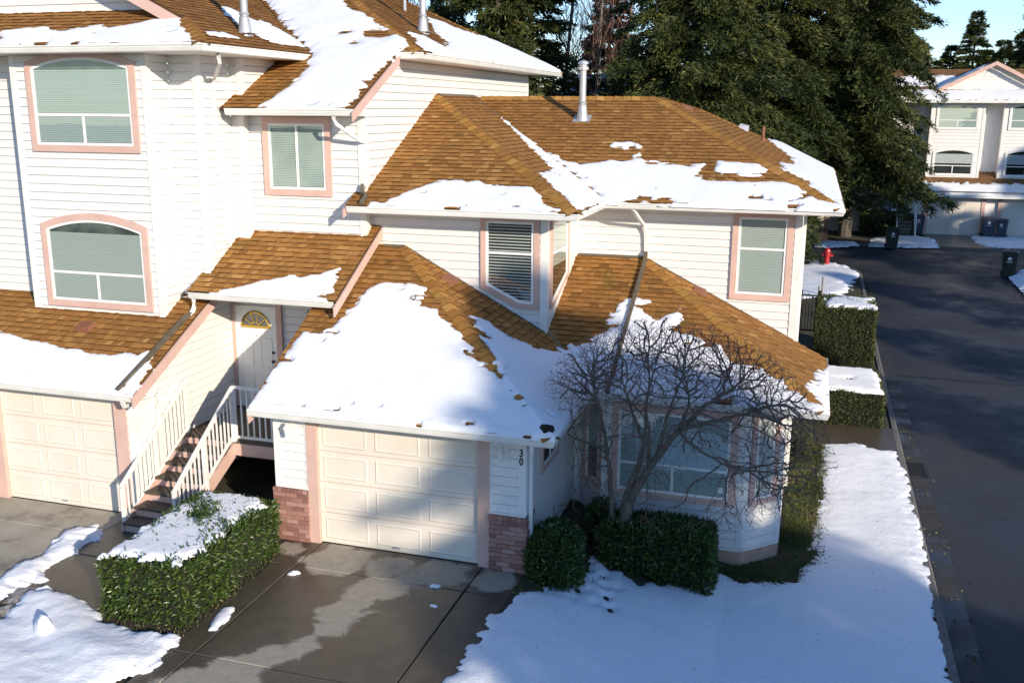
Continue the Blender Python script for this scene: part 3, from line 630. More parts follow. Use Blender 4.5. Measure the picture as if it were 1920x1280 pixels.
for y0, y1 in ((-1.55, .04), (-3.0, -1.55)): slab(-3.72, -1.98, y0, y1, 'concrete_wet')
tag(grid_sheet('planting_bed', [-2.0, -1.2, -.4], [-3.6, -2, -.5, 0], lambda X, Y: .0+0*X-.012, 'soil'), kind='structure')
# footpath beside the street and drive of the row opposite
tag(grid_sheet('path', [7.3, 8.5, 9.66], [9.5, 10.3, 11.2], lambda X, Y: gz(X, Y)+.006, 'concrete_wet'), kind='structure')
for i, (a, b_) in enumerate(((5.2, 8.4), (13.7, 16.9), (17.6, 20.8))):
    tag(grid_sheet('far_drive', [a, (a+b_)/2, b_], [42.5, 45, 48.3], lambda X, Y: .03+0*X, 'concrete_wet'), kind='structure')

# ================================================================== TOWNHOUSE 30 (two storeys, right)
H30 = empty('townhouse', (0, 0, 0)); tag(H30, 'two storey cream townhouse with brown shingled hip roofs and the number 30', 'house')
H = H30; Z1 = 2.232
# garage front
wall(H, (-.75, 0), (-.17, 0), z0=.93, z1=Z1, phase=.03)
wall(H, (2.93, 0), (3.5, 0), z0=.93, z1=Z1, phase=.03)
wall(H, (3.5, 0), (3.5, 3.1), poly=[(0, -.02), (3.1, -.33), (3.1, Z1), (0, Z1)], phase=.03)
wall(H, (-.75, 3.2), (-.75, 0), z0=0, z1=Z1+.4, phase=.03)
mk('foundation_wall', [(3.506, 0, -.4), (3.506, 3.1, -.8), (3.506, 3.1, -.2), (3.506, 0, .12), (3.522, 0, -.4), (3.522, 3.1, -.8), (3.522, 3.1, -.21), (3.522, 0, .11)], [(4, 5, 6, 7), (3, 7, 6, 2)], 'foundation', H)
garage_door(H, 0, 2.75, .06, 0.004, 2.13)
for x0, x1 in ((-.18, .0), (2.75, 2.94)): MB().box(x0, x1, -.03, .12, .0, 2.2).build('door_trim', 'salmon', H)
MB().box(-.18, 2.94, -.028, .11, 2.13, 2.229).build('door_head', 'salmon', H)
for x0, x1, s_ in ((-.80, -.185, -1), (2.945, 3.55, 1)): bricks(H, x0, x1, -.07, 0.0, .92, .45, s_)
for x0, x1 in ((-.76, -.17), (2.93, 3.52)): MB().box(x0, x1, -.045, .0, .922, .955).build('water_table', 'trim_white', H)
corner_trim(H, 3.5, 0, .93, Z1, .10, ((-1, 0), (0, 1)))
corner_trim(H, -.75, 0, .93, Z1, .09, ((1, 0), (0, 1)))
for x in (-.18, 2.94): MB().box(x-.005 if x > 0 else x-.03, x+.03 if x > 0 else x+.005, -.02, 0, .95, 2.2).build('channel_trim', 'trim_white', H)
window(H, (3.5, 0), (3.5, 3.1), .82, 1.9, 1.32, 2.1, trim=.09, blind='part', bmat='blind', layout='slider')
# living-room bay
ZB = 2.19; zs = -.33
BAY = [(3.5, 3.1), (3.66, 3.1), (4.26, 2.5), (6.61, 2.5), (7.2, 3.09)]
for a, b_ in zip(BAY, BAY[1:]): wall(H, a, b_, z0=zs, z1=ZB, phase=.02)
wall(H, (7.2, 3.09), (7.2, 5.9), z0=zs, z1=ZB, phase=.02)
wall(H, (7.2, 5.9), (7.2, 17.2), z0=zs, z1=5.14, phase=.02)
FB = MB()
PTS = BAY+[(7.2, 17.2)]
for a, b_ in zip(PTS, PTS[1:]):
    d = Vector((b_[0]-a[0], b_[1]-a[1])).normalized(); n_ = (d.y, -d.x)
    FB.add([wpt(a, d, n_, s, z, k) for k in (.018,) for s, z in ((-.02, -.9), ((Vector(b_)-Vector(a)).length+.02, -.9), ((Vector(b_)-Vector(a)).length+.02, zs), (-.02, zs))], [(0, 1, 2, 3)])
FB.build('foundation_wall', 'foundation', H)
for a, b_ in zip(PTS, PTS[1:]):
    d = Vector((b_[0]-a[0], b_[1]-a[1])); L_ = d.length; d /= L_; n_ = (d.y, -d.x)
    V = [wpt(a, d, n_, s, z, k) for k in (.0, .032) for s, z in ((0, zs-.012), (L_, zs-.012), (L_, zs+.022), (0, zs+.022))]
    mk('starter_trim', V, [(4, 5, 6, 7), (0, 4, 7, 3), (3, 7, 6, 2), (0, 1, 5, 4)], 'trim_white', H)
for (x, y), u, v in (((4.26, 2.5), (-.7071, .7071), (1, 0)), ((6.61, 2.5), (-1, 0), (.7071, .7071)), ((7.2, 3.09), (-.7071, -.7071), (0, 1))):
    b = MB()
    for (ux, uy), sg in ((u, 1), (v, -1)):
        # outward normal of each wall leaf
        nx, ny = (uy, -ux); 
        if nx*(x-5.5)+ny*(y-5.5) < 0: nx, ny = -nx, -ny
        V = [(x+ux*s+nx*k, y+uy*s+ny*k, z) for z in (zs+.024, ZB) for s, k in ((-.012, .024), (.085, .024), (.085, 0), (-.012, 0))]
        b.add(V, [(0, 1, 5, 4), (1, 2, 6, 5), (3, 0, 4, 7)])
    b.build('corner_trim', 'trim_white', H)
wf = window(H, (4.26, 2.5), (6.61, 2.5), .08, 2.22, .45, 2.12, trim=.12, layout='picture', split=.34, bmat='blind_cool')
mk('sticker', [(6.18, 2.466, .69), (6.27, 2.466, .69), (6.27, 2.466, .79), (6.18, 2.466, .79)], [(0, 1, 2, 3)], 'white_print', wf)
window(H, (6.61, 2.5), (7.2, 3.09), .10, .70, .47, 2.1, trim=.10, layout='none', blind='closed', bmat='blind_white')
window(H, (3.66, 3.1), (4.26, 2.5), .14, .75, .47, 2.1, trim=.10, layout='none', blind='part', bmat='blind')
# upper storey
ZU = 5.142
wall(H, (-.55, 3.5), (2.86, 3.5), z0=2.85, z1=ZU)
wall(H, (2.86, 3.5), (2.86, 5.9), z0=2.8, z1=ZU)
wall(H, (2.86, 5.9), (7.2, 5.9), z0=2.2, z1=ZU)
corner_trim(H, 2.86, 3.5, 2.9, ZU, .11, ((-1, 0), (0, 1)))
corner_trim(H, 7.2, 5.9, 2.2, ZU, .10, ((-1, 0), (0, 1)))
b = MB().box(2.862, 2.90, 5.86, 5.898, 3, ZU); b.build('corner_trim', 'trim_white', H)
o_ = .55
window(H, (-.55, 3.5), (2.86, 3.5), 0, 0, 0, 0, trim=.10, poly=[(1.62+o_, 5.12), (1.62+o_, 3.78), (2.33+o_, 3.44), (2.73+o_, 3.42), (2.73+o_, 5.12)], layout='hung', split=.62, blind='open', bmat='blind_white')
window(H, (2.86, 3.5), (2.86, 5.9), 0, 0, 0, 0, trim=.09, poly=[(.17, 5.10), (.17, 3.42), (.35, 3.42), (1.52, 3.84), (1.52, 5.10)], layout='hung', split=.62, blind='part', bmat='blind')
window(H, (2.86, 5.9), (7.2, 5.9), 3.08, 4.22, 3.40, 5.12, trim=.115, layout='hung', split=.60, blind='closed', bmat='blind')
# roofs
slope(H, 'h30', 'A', [(-.95, -.46), (4.05, -.46), (.09, 3.5), (-.95, 3.5)], snow=('A',))
slope(H, 'h30', 'A2', [(4.05, -.46), (4.05, 2.35), (2.8, 3.65), (.09, 3.5)], snow=('A2',), tone=-.05)
slope(H, 'h30', 'H1', [(4.05, 2.28), (7.85, 2.28), (4.22, 5.9), (2.86, 5.9), (2.86, 3.62)], snow=('H1',), tone=-.06)
slope(H, 'h30', 'H2', [(7.84, 2.28), (7.84, 5.9), (4.22, 5.9)], snow=('H2',), tone=.02)
slope(H, 'h30', 'F1', [(-.55, 2.78), (3.57, 2.78), (-.55, 6.9)], snow=('F1',), tone=.05)
slope(H, 'h30', 'F1', [(-.74, 2.78), (-.552, 2.78), (-.552, 3.2), (-.74, 3.2)], tone=.05)
slope(H, 'h30', 'F2', [(3.57, 2.78), (3.57, 5.2), (-.55, 9.3), (-.55, 6.9)], snow=('F2',), tone=.06)
slope(H, 'h30', 'F3', [(3.57, 5.18), (7.92, 5.18), (3.89, 9.21), (-.46, 9.21)], snow=('F3a', 'F3b', 'F3c', 'F3d'), tone=-.02)
slope(H, 'h30', 'F4', [(7.92, 5.18), (7.92, 17.5), (4.40, 12.96), (3.89, 9.21)], snow=('F4',), tone=.06)
zr = 5.26+.49*4.06
mk('roof_slope', [(-.55, 9.3, pz('F2', -.55, 9.3)-.06), (3.89, 9.21, zr-.03), (4.40, 12.96, 6.97), (7.92, 17.5, 5.26), (-.55, 17.5, 5.26)], [(0, 1, 2, 4), (2, 3, 4)], 'far_roof', H)
flush_shingles('h30', H)
ridge_caps(H, P('A', 4.03, -.44), P('A', .12, 3.47), nrm('A'), nrm('A2'))
ridge_caps(H, P('H1', 7.82, 2.30), P('H1', 4.26, 5.86), nrm('H1'), nrm('H2'))
ridge_caps(H, P('F1', 3.55, 2.80), P('F1', -.5, 6.85), nrm('F1'), nrm('F2'), wide=.16)
ridge_caps(H, P('F3', 7.9, 5.20), P('F3', 3.92, 9.18), nrm('F3'), nrm('F4'), wide=.16)
ridge_caps(H, P('F3', -.3, 9.21), P('F3', 3.85, 9.21), nrm('F3'), (0, .44, .9))
ridge_caps(H, (4.40, 12.96, 7.0), (7.9, 17.45, 5.28), nrm('F4'), (-.3, .5, .8))
ridge_caps(H, (3.92, 9.25, zr), (4.40, 12.93, 7.0), nrm('F4'), (-.44, 0, .9))
strip(H, 'ridge_flashing', (-.5, 6.95, pz('F2', -.5, 7)), (-.5, 9.3, pz('F2', -.5, 9)), .12, 'brown_metal', .02, nrm('F2'))
strip(H, 'wall_flashing', (.1, 3.46, pz('A2', .1, 0)), (2.84, 3.46, pz('A2', 2.84, 0)), .07, 'brown_metal', .018, nrm('A2'))
strip(H, 'wall_flashing', (-.3, 3.46, pz('A', 0, 3.46)), (.1, 3.46, pz('A', 0, 3.46)), .08, 'brown_metal', .018, nrm('A'))
strip(H, 'wall_flashing', (2.9, 5.86, pz('H1', 0, 5.86)), (4.2, 5.86, pz('H1', 0, 5.86)), .08, 'brown_metal', .018, nrm('H1'))
strip(H, 'wall_flashing', (4.25, 5.87, pz('H2', 4.25, 0)), (7.2, 5.87, pz('H2', 7.2, 0)), .06, 'brown_metal', .018, nrm('H2'))
strip(H, 'valley_flashing', P('F2', -.40, 9.15), P('F2', 3.5, 5.25), .12, 'brown_metal', .012, (.2, -.2, .95))
strip(H, 'valley_flashing', P('A2', 2.88, 3.60), P('A2', 3.55, 2.92), .10, 'brown_metal', .02, (.2, -.2, .95))
gutter(H, [(-.95, -.49), (4.08, -.49), (4.08, 2.2)], 2.35)
gutter(H, [(4.1, 2.24), (7.88, 2.24), (7.88, 6.0)], 2.31)
gutter(H, [(-.72, 2.75), (3.6, 2.75), (3.6, 5.15), (7.95, 5.15), (7.95, 17.5)], 5.26)
soffit(H, [(-.95, -.38), (3.97, -.38), (3.97, 0), (-.95, 0)], 2.234); soffit(H, [(3.5, 0.001), (3.97, 0.001), (3.97, 3.1), (3.5, 3.1)], 2.234)
soffit(H, [(3.975, 2.35), (7.77, 2.35), (7.77, 3.1), (3.975, 3.1)], 2.192); soffit(H, [(7.2, 3.101), (7.77, 3.101), (7.77, 6), (7.2, 6)], 2.192)
soffit(H, [(-.72, 2.86), (3.49, 2.86), (3.49, 3.5), (-.72, 3.5)], 5.144); soffit(H, [(2.86, 3.501), (3.49, 3.501), (3.49, 5.9), (2.86, 5.9)], 5.144)
soffit(H, [(3.491, 5.26), (7.84, 5.26), (7.84, 5.9), (3.491, 5.9)], 5.144); soffit(H, [(7.2, 5.901), (7.84, 5.901), (7.84, 17.4), (7.2, 17.4)], 5.144)
rakeboard(H, (-.95, -.42, 2.335), (-.95, 3.48, 4.42), .15, -.03)
rakeboard(H, (-.745, 2.72, 5.20), (-.745, 3.19, 5.43), .15, -.03)
mk('fascia_end', [(-.952, -.49, 2.30), (-.952, -.30, 2.40), (-.952, -.30, 2.14), (-.952, -.45, 2.10)], [(0, 1, 2, 3)], 'salmon', H)
# downspouts, one pipe lying on the bay roof
downspout(H, [(4.10, 5.22, 5.14), (4.14, 5.35, 5.03), (4.22, 5.80, 4.78), (4.26, 5.845, 4.60), (4.28, 5.845, 4.22)])
downspout(H, [(4.28, 5.83, 4.24), P('H1', 4.29, 5.70, .06), P('H1', 4.29, 2.22, .06)], 'brown_metal', .05)
downspout(H, [(3.72, -.42, 2.24), (3.70, -.38, 2.14), (3.58, .10, 2.02), (3.565, .12, 1.9), (3.565, .12, .0)])
downspout(H, [(4.19, 2.3, 2.2), (4.20, 2.34, 2.08), (4.22, 2.43, 1.9), (4.22, 2.43, -.3)])
downspout(H, [(7.27, 6.05, 5.14), (7.27, 6.05, -.4)])
downspout(H, [(-.56, 3.13, 5.62), (-.50, 3.0, 5.50), P('F1', -.42, 2.98, .07), P('F1', -.42, 2.76, .06)], 'brown_metal', .045)
# vents and pipes
def hood(house, pl, x, y, sx=.36, sy=.28, h=.09, mat='vent_brown'):
    n = Vector(nrm(pl)); c_ = Vector(P(pl, x, y)); up = Vector((0, 0, 1)); e = Vector((1, 0, 0)) if PL[pl][0] == 'Y' else Vector((0, 1, 0)); f = n.cross(e)
    if f.z < 0: f = -f
    V = [c_+e*a*sx/2+f*b*sy/2+n*.01 for a, b in ((-1, -1), (1, -1), (1, 1), (-1, 1))]+[c_+e*a*sx*.36+f*(b*sy*.36+.02)+n*(h if b < 0 else h*.72) for a, b in ((-1, -1), (1, -1), (1, 1), (-1, 1))]
    return mk('roof_vent', V, [(4, 5, 6, 7)]+[(i, (i+1) % 4, 4+(i+1) % 4, 4+i) for i in range(4)], mat, house)
def flue(house, pl, x, y, h, r=.072, cap=True):
    z = float(pz(pl, x, y)); root = MB().lathe((x, y, z-.1), [(r, .2), (r, h+.1)], 18).build('flue_pipe', 'galvanised', house, smooth=False)
    MB().lathe((x, y, z-.12), [(r*2.1, .08), (r*1.75, .17), (r*1.25, .40), (r*1.28, .42), (r*1.02, .44)], 18).build('flashing_cone', 'galvanised', root)
    MB().lathe((x, y, z), [(r*1.22, .34), (r*1.3, .36), (r*1.02, .39)], 18).build('storm_collar', 'galvanised', root)
    n = Vector(nrm(pl)); MB().bar(Vector((x, y, z))+n*.02-Vector((.19, 0, 0)), Vector((x, y, z))+n*.02+Vector((.19, 0, 0)), .32, .008, n).build('flashing_plate', 'galvanised', root)
    if cap: MB().lathe((x, y, z+h), [(r*1.0, -.08), (r*1.65, -.07), (r*1.65, -.01), (r*1.2, .01), (r*1.2, .05), (r*1.75, .055), (r*1.55, .10), (r*.3, .14)], 18).build('flue_cap', 'galvanised', root)
    return root
hood(H, 'A2', 1.12, 3.15); hood(H, 'H2', 5.40, 5.55); hood(H, 'F4', 4.36, 10.6)
hood(H, 'F4', 5.45, 14.2, .4, .3, .16, 'galvanised')
flue(H, 'F3', 2.37, 8.25, 1.12)
MB().tube([P('F4', 6.02, 13.4, -.1), P('F4', 6.02, 13.4, .38)], .045, 10).build('vent_stack', 'vent_brown', H)
MB().add(*(lambda vs: (vs, [(0, 1, 2, 3, 4, 5, 6, 7)]+[(i, (i+1) % 8, 8) for i in range(8)]))([P('A', 3.91+.13*math.cos(t), -.34+.09*math.sin(t), .05+.02*math.sin(3*t)) for t in np.linspace(0, 2*math.pi, 9)[:-1]]+[P('A', 3.92, -.33, .12)])).build('debris_clump', 'moss_clump', H)
def lantern(house, x, y, z, n=(0, -1)):
    d = (-n[1], n[0]); o_ = (x, y)
    root = MB().add([wpt(o_, d, n, s, z+zz, k) for k in (.012, .035) for s, zz in ((-.10, -.14), (.10, -.14), (.10, .10), (-.10, .10))], [(4, 5, 6, 7), (0, 1, 5, 4), (1, 2, 6, 5), (2, 3, 7, 6), (3, 0, 4, 7)]).build('wall_lantern', 'trim_white', house)
    MB().tube([wpt(o_, d, n, 0, z+.02, .03), wpt(o_, d, n, 0, z+.05, .12), wpt(o_, d, n, 0, z+.02, .15)], .014, 6).build('bracket', 'trim_white', root)
    c_ = wpt(o_, d, n, 0, z-.14, .15); MB().lathe(c_, [(.03, .0), (.055, .15), (.055, .152)], 6).build('lamp_glass', 'light_glass', root)
    MB().lathe((c_[0], c_[1], c_[2]+.152), [(.075, .0), (.03, .05), (.01, .08)], 6).build('lamp_hood', 'trim_white', root)
lantern(H, -.45, 0, 1.98); lantern(H, 3.16, 0, 1.98)
# house number on the corner post
for ch, z in (('3', 1.90), ('0', 1.765)):
    cu = bpy.data.curves.new('digit', 'FONT'); cu.body = ch; cu.size = .165; cu.extrude = .004; cu.align_x = 'CENTER'; cu.offset = .004
    t_ = bpy.data.objects.new('digit', cu); COL.objects.link(t_); dg = bpy.context.evaluated_depsgraph_get()
    me = bpy.data.meshes.new_from_object(t_.evaluated_get(dg)); bpy.data.objects.remove(t_)
    me.materials.clear(); me.materials.append(MATS['black_print'])
    for v in me.vertices: x, y, zz = v.co; v.co = (3.445+x*.78, -.028-zz, z+y)
    link('house_number', me, H)
MB().tube([(3.52, 2.2, .25), (3.60, 2.2, .25), (3.62, 2.2, .20)], .012, 6).build('hose_tap', 'brass', H)
MB().tube([(3.52, 1.7, .42), (3.53, 1.75, .16), (3.53, 1.9, .20), (3.53, 2.6, .02)], .007, 5).build('cable', 'pvc_grey', H)

# ================================================================== LEFT TOWNHOUSE (three storeys)
HL = empty('townhouse', (-5.1, 0, 0)); tag(HL, 'tall cream townhouse with stacked arched bay windows and a pink trimmed front gable', 'house')
class _Off: pass
HLp = HL; HL.location = (0, 0, 0)
H = HL
YB = 1.4
garage_door(H, -6.35, -3.87, .06, .004, 2.13)
for x0, x1 in ((-6.56, -6.35), (-3.87, -3.62)): MB().box(x0, x1, -.03, .12, .0, 2.2).build('door_trim', 'salmon', H)
MB().box(-6.56, -3.62, -.028, .11, 2.13, 2.229).build('door_head', 'salmon', H)
wall(H, (-7.3, 0), (-6.56, 0), z0=.93, z1=Z1); bricks(H, -7.2, -6.565, -.07, 0, .92, .45)
wall(H, (-3.62, 0), (-3.5, 0), z0=.0, z1=Z1)
wall(H, (-3.5, 0), (-3.5, 3.2), poly=[(0, .0), (3.2, .0), (3.2, 3.9), (2.2, 3.55), (0, 2.30)])
corner_trim(H, -3.5, 0, .0, 2.3, .09, ((-1, 0), (0, 1)))
# entry: door wall
wall(H, (-3.5, 3.2), (-.75, 3.2), z0=0., z1=3.7)
def front_door(x0, x1, y, z0, z1):
    root = MB().box(x0, x1, y-.05, y, z0, z1).build('front_door', 'door_white', H); w = x1-x0
    for c_ in range(2):
        for (a, b_) in ((.12, .72), (.86, 1.45)):
            xa = x0+.11+c_*(w/2-.03); xb = xa+w/2-.19
            o2 = [(xa, z0+a), (xb, z0+a), (xb, z0+b_), (xa, z0+b_)]; i2 = inset(o2, .03)
            V = [(s, y-.051, z) for s, z in o2]+[(s, y-.062, z) for s, z in inset(o2, .012)]+[(s, y-.054, z) for s, z in i2]
            mk('door_panel', V, [(i, (i+1) % 4, 4+(i+1) % 4, 4+i) for i in range(4)]+[(4+i, 4+(i+1) % 4, 8+(i+1) % 4, 8+i) for i in range(4)]+[(8, 9, 10, 11)], 'door_white', root)
    cx = (x0+x1)/2; zc = z0+1.66; R = .30; A = [math.pi*i/16 for i in range(17)]
    mk('fanlight', [(cx+R*math.cos(a), y-.054, zc+R*math.sin(a)) for a in A], [tuple(range(17))], 'shade_dark', root)  # dark disc behind the glass, shade of the hall put into its colour
    mk('fan_pane', [(cx+R*math.cos(a), y-.057, zc+R*math.sin(a)) for a in A], [tuple(range(17))], 'glass', root)
    b = MB()
    b.tube([(cx+R*math.cos(a), y-.06, zc+R*math.sin(a)) for a in A], .024, 6); b.bar((cx-R-.02, y-.06, zc), (cx+R+.02, y-.06, zc), .03, .045)
    b.tube([(cx+.09*math.cos(a), y-.06, zc+.09*math.sin(a)) for a in A], .014, 5)
    for k in range(1, 5): a = math.pi*k/5; b.bar((cx+.08*math.cos(a), y-.06, zc+.08*math.sin(a)), (cx+R*math.cos(a), y-.06, zc+R*math.sin(a)), .016, .02, (0, 1, 0))
    b.build('fan_muntins', 'brass', root)
    MB().lathe((x1-.09, y-.09, z0+.98), [(.01, -.03), (.03, -.02), (.03, .02), (.01, .03)], 10).build('door_knob', 'dark_metal', root)
    MB().lathe((x1-.09, y-.07, z0+1.16), [(.012, -.025), (.026, -.015), (.026, .015), (.012, .025)], 10).build('dead_bolt', 'dark_metal', root)
    MB().box(cx-.01, cx+.01, y-.056, y-.05, z0+1.47, z0+1.49).build('spy_hole', 'dark_metal', root)
front_door(-3.42, -2.50, 3.19, 1.13, 3.20)
for x0, x1 in ((-3.5, -3.42), (-2.50, -2.38)): MB().box(x0, x1, 3.12, 3.19, 1.13, 3.6).build('door_trim', 'salmon', H)
lantern(H, -1.75, 3.2, 3.15)
# bay and stepped walls
zt = 7.88
wall(H, (-6.58, YB), (-3.75, YB), z0=3.20, z1=zt)
wall(H, (-6.58, 1.85), (-6.58, YB), z0=3.2, z1=zt)
wall(H, (-3.75, YB), (-3.75, 2.02), z0=3.15, z1=zt)
wall(H, (-3.75, 2.02), (-3.16, 2.02), z0=3.5, z1=zt)
wall(H, (-3.16, 2.02), (-3.16, 3.0), z0=3.7, z1=zt)
wall(H, (-3.16, 3.0), (-2.9, 3.0), z0=4.2, z1=zt)
wall(H, (-2.9, 3.0), (-2.9, 4.5), z0=4.3, z1=zt)
wall(H, (-2.9, 3.2), (-.55, 3.2), z0=4.5, z1=7.15)
wall(H, (-10, 1.8), (-6.58, 1.8), z0=3.3, z1=zt)
wall(H, (-.55, 3.2), (-.55, 14.0), poly=[(0, 4.3), (10.8, 4.3), (10.8, 7.93), (1.45, 7.93), (0, 7.20)])
wall(H, (-.55, 14.0), (-8, 14.0), z0=3, z1=7.93, boards=False)
corner_trim(H, -6.58, YB, 3.2, zt, .09, ((1, 0), (0, 1))); corner_trim(H, -3.75, YB, 3.2, zt, .09, ((-1, 0), (0, 1)))
corner_trim(H, -3.16, 2.02, 3.85, zt, .09, ((-1, 0), (0, 1))); corner_trim(H, -2.9, 3.0, 4.5, zt, .08, ((-1, 0), (0, 1)))
corner_trim(H, -.55, 3.2, 4.6, 7.15, .10, ((-1, 0), (0, 1))); 
MB().box(-.552, -.53, 13.9, 14.02, 5, 7.93).build('corner_trim', 'trim_white', H)
mk('bay_sill', [(x, y, z) for z in (3.16, 3.24) for x, y in ((-6.62, 1.36), (-3.71, 1.36), (-3.71, 1.5), (-6.62, 1.5))], [(0, 1, 5, 4), (1, 2, 6, 5), (4, 5, 6, 7)], 'trim_white', H)
ox = 6.58
window(H, (-6.58, YB), (-3.75, YB), -6.25+ox, -3.95+ox, 6.20, 7.95, arch=.20, trim=.12, layout='picture', split=.34, bmat='blind_cool')
window(H, (-6.58, YB), (-3.75, YB), -6.26+ox, -3.95+ox, 3.36, 5.11, arch=.22, trim=.12, layout='picture', split=.34, bmat='blind')
window(H, (-2.9, 3.2), (-.55, 3.2), -2.60+2.9, -1.19+2.9, 5.38, 6.83, trim=.12, layout='slider', bmat='curtain')
# gable
wall(H, (-10.9, 2.25), (-3.1, 2.25), poly=[(0, 8.4), (7.8, 8.4), (3.9, 10.28)])
# roofs
slope(H, 'hl', 'B', [(-10, -.42), (-3.15, -.42), (-3.15, 2.15), (-10, 2.15)], snow=('B',), tone=.02)
slope(H, 'hl', 'N', [(-3.32, 1.53), (-.37, 1.53), (-.37, 3.5), (-3.32, 3.5)], snow=('N',), tone=.06)
slope(H, 'hl', 'D1', [(-10, .93), (-2.28, .93), (-3.6, 2.25), (-10, 2.25)], snow=('D1',), tone=.05)
slope(H, 'hl', 'D2', [(-2.28, .93), (-2.28, 4.58), (-7.0, 9.30), (-7.0, 1.85), (-3.2, 1.85)], snow=('D2a', 'D2b'), tone=-.12)
slope(H, 'hl', 'E', [(-3.05, 2.53), (-.42, 2.53), (-.42, 4.6), (-3.05, 4.6)], snow=('E',))
slope(H, 'hl', 'E', [(-2.27, 4.602), (.02, 4.602), (-4.9, 9.55), (-7.2, 9.55)], snow=('E',), tone=-.1)
slope(H, 'hl', 'G', [(.02, 4.63), (.02, 15.6), (-5.0, 10.6), (-4.9, 9.55)], snow=('G',), tone=0)
mk('roof_slope', [(-7.0, 1.85, 10.34), (-7.0, 9.3, 10.34), (-11.2, 9.3, 8.2), (-11.2, 1.85, 8.2)], [(0, 1, 2, 3)], 'far_roof', H)
mk('roof_slope', [(.02, 15.6, 8.03), (-5.0, 10.6, 10.5), (-9, 10.6, 10.5), (-9, 15.6, 8.03)], [(0, 1, 2, 3)], 'far_roof', H)
mk('roof_slope', [(-4.9, 9.56, 10.48), (-7.2, 9.56, 10.48), (-7.2, 10.6, 10.5), (-5, 10.6, 10.5)], [(0, 1, 2, 3)], 'far_roof', H)
flush_shingles('hl', H)
ridge_caps(H, P('D1', -2.3, .95), P('D1', -3.2, 1.85), nrm('D1'), nrm('D2'))
ridge_caps(H, P('E', .0, 4.65), P('E', -4.85, 9.5), nrm('E'), nrm('G'), wide=.16)
ridge_caps(H, (0, 15.58, 8.05), (-4.95, 10.63, 10.5), nrm('G'), (0, .44, .9))
ridge_caps(H, (-7.0, 1.9, 10.36), (-7.0, 9.2, 10.36), nrm('D2'), (-.44, 0, .9))
gutter(H, [(-10, -.45), (-3.2, -.45)], 2.35); gutter(H, [(-3.3, 1.5), (-.42, 1.5)], 3.74)
gutter(H, [(-10, .9), (-2.25, .9), (-2.25, 4.5)], 8.0); gutter(H, [(-2.97, 2.5), (-.42, 2.5)], 6.97); gutter(H, [(-.40, 4.58), (.05, 4.58), (.05, 15.6)], 8.03)
soffit(H, [(-10, -.34), (-3.18, -.34), (-3.18, 0), (-10, 0)], 2.234)
soffit(H, [(-3.5, 1.61), (-.4, 1.61), (-.4, 3.5), (-3.5, 3.5)], 3.624)
soffit(H, [(-10, 1.01), (-2.36, 1.01), (-2.36, 4.4), (-10, 4.4)], 7.884)
soffit(H, [(-3.0, 2.61), (-.42, 2.61), (-.42, 3.2), (-3.0, 3.2)], 6.854)
soffit(H, [(-.55, 4.69), (-.06, 4.69), (-.06, 15.5), (-.55, 15.5)], 7.914)
rakeboard(H, (-3.15, -.43, 2.33), (-3.15, 2.12, 3.61), .19, .035)
rakeboard(H, (-.36, 1.42, 3.67), (-.36, 3.49, 4.81), .17, .03)
rakeboard(H, (-.41, 2.47, 6.93), (-.41, 4.56, 7.98), .17, .03)
rakeboard(H, (-3.12, 1.85, 8.40), (-7.0, 1.85, 10.34), .20, -.04)
rakeboard(H, (-10.9, 1.85, 8.40), (-7.0, 1.85, 10.34), .20, .04)
mk('soffit', [(-3.15, 1.86, 8.36), (-7.0, 1.86, 10.28), (-7.0, 2.25, 10.28), (-3.15, 2.25, 8.36)], [(0, 1, 2, 3)], 'soffit', H)
downspout(H, [(-2.33, 4.0, 7.88), (-2.40, 3.9, 7.76), (-2.84, 3.2, 7.60), (-2.86, 3.12, 7.45), (-2.95, 2.95, 7.0)]) if False else downspout(H, [(-2.40, 1.55, 7.88), (-2.44, 1.65, 7.74), (-3.02, 2.35, 7.52), (-3.11, 2.42, 7.40), (-3.11, 2.42, 6.3), (-3.11, 2.60, 4.5)])
downspout(H, [(-.80, 2.56, 6.85), (-.79, 2.60, 6.72), (-.55, 3.06, 6.42), (-.50, 3.26, 6.36), (-.50, 3.26, 5.62), (-.52, 3.14, 5.58)])
downspout(H, [(-3.24, 1.58, 3.63), (-3.24, 1.57, 3.44), (-3.25, 1.45, 3.33)])
downspout(H, [(-3.25, 1.48, 3.36), P('B', -3.28, 1.36, .06), P('B', -3.42, -.42, .06)], 'brown_metal', .05)
downspout(H, [(-3.36, -.40, 2.24), (-3.36, -.36, 2.14), (-3.44, .05, 2.08), (-3.43, .55, 2.02), (-3.43, .60, 1.9), (-3.43, .60, .0)])
hood(H, 'B', -5.15, .98)
flue(H, 'D2', -2.85, 3.16, 1.3); flue(H, 'G', -1.11, 7.57, 1.5)
MB().tube([P('G', -2.5, 9.85, -.1), P('G', -2.5, 9.85, .36)], .04, 10).build('vent_stack', 'galvanised', H)
lantern(H, -3.5, .55, 2.05, (1, 0))

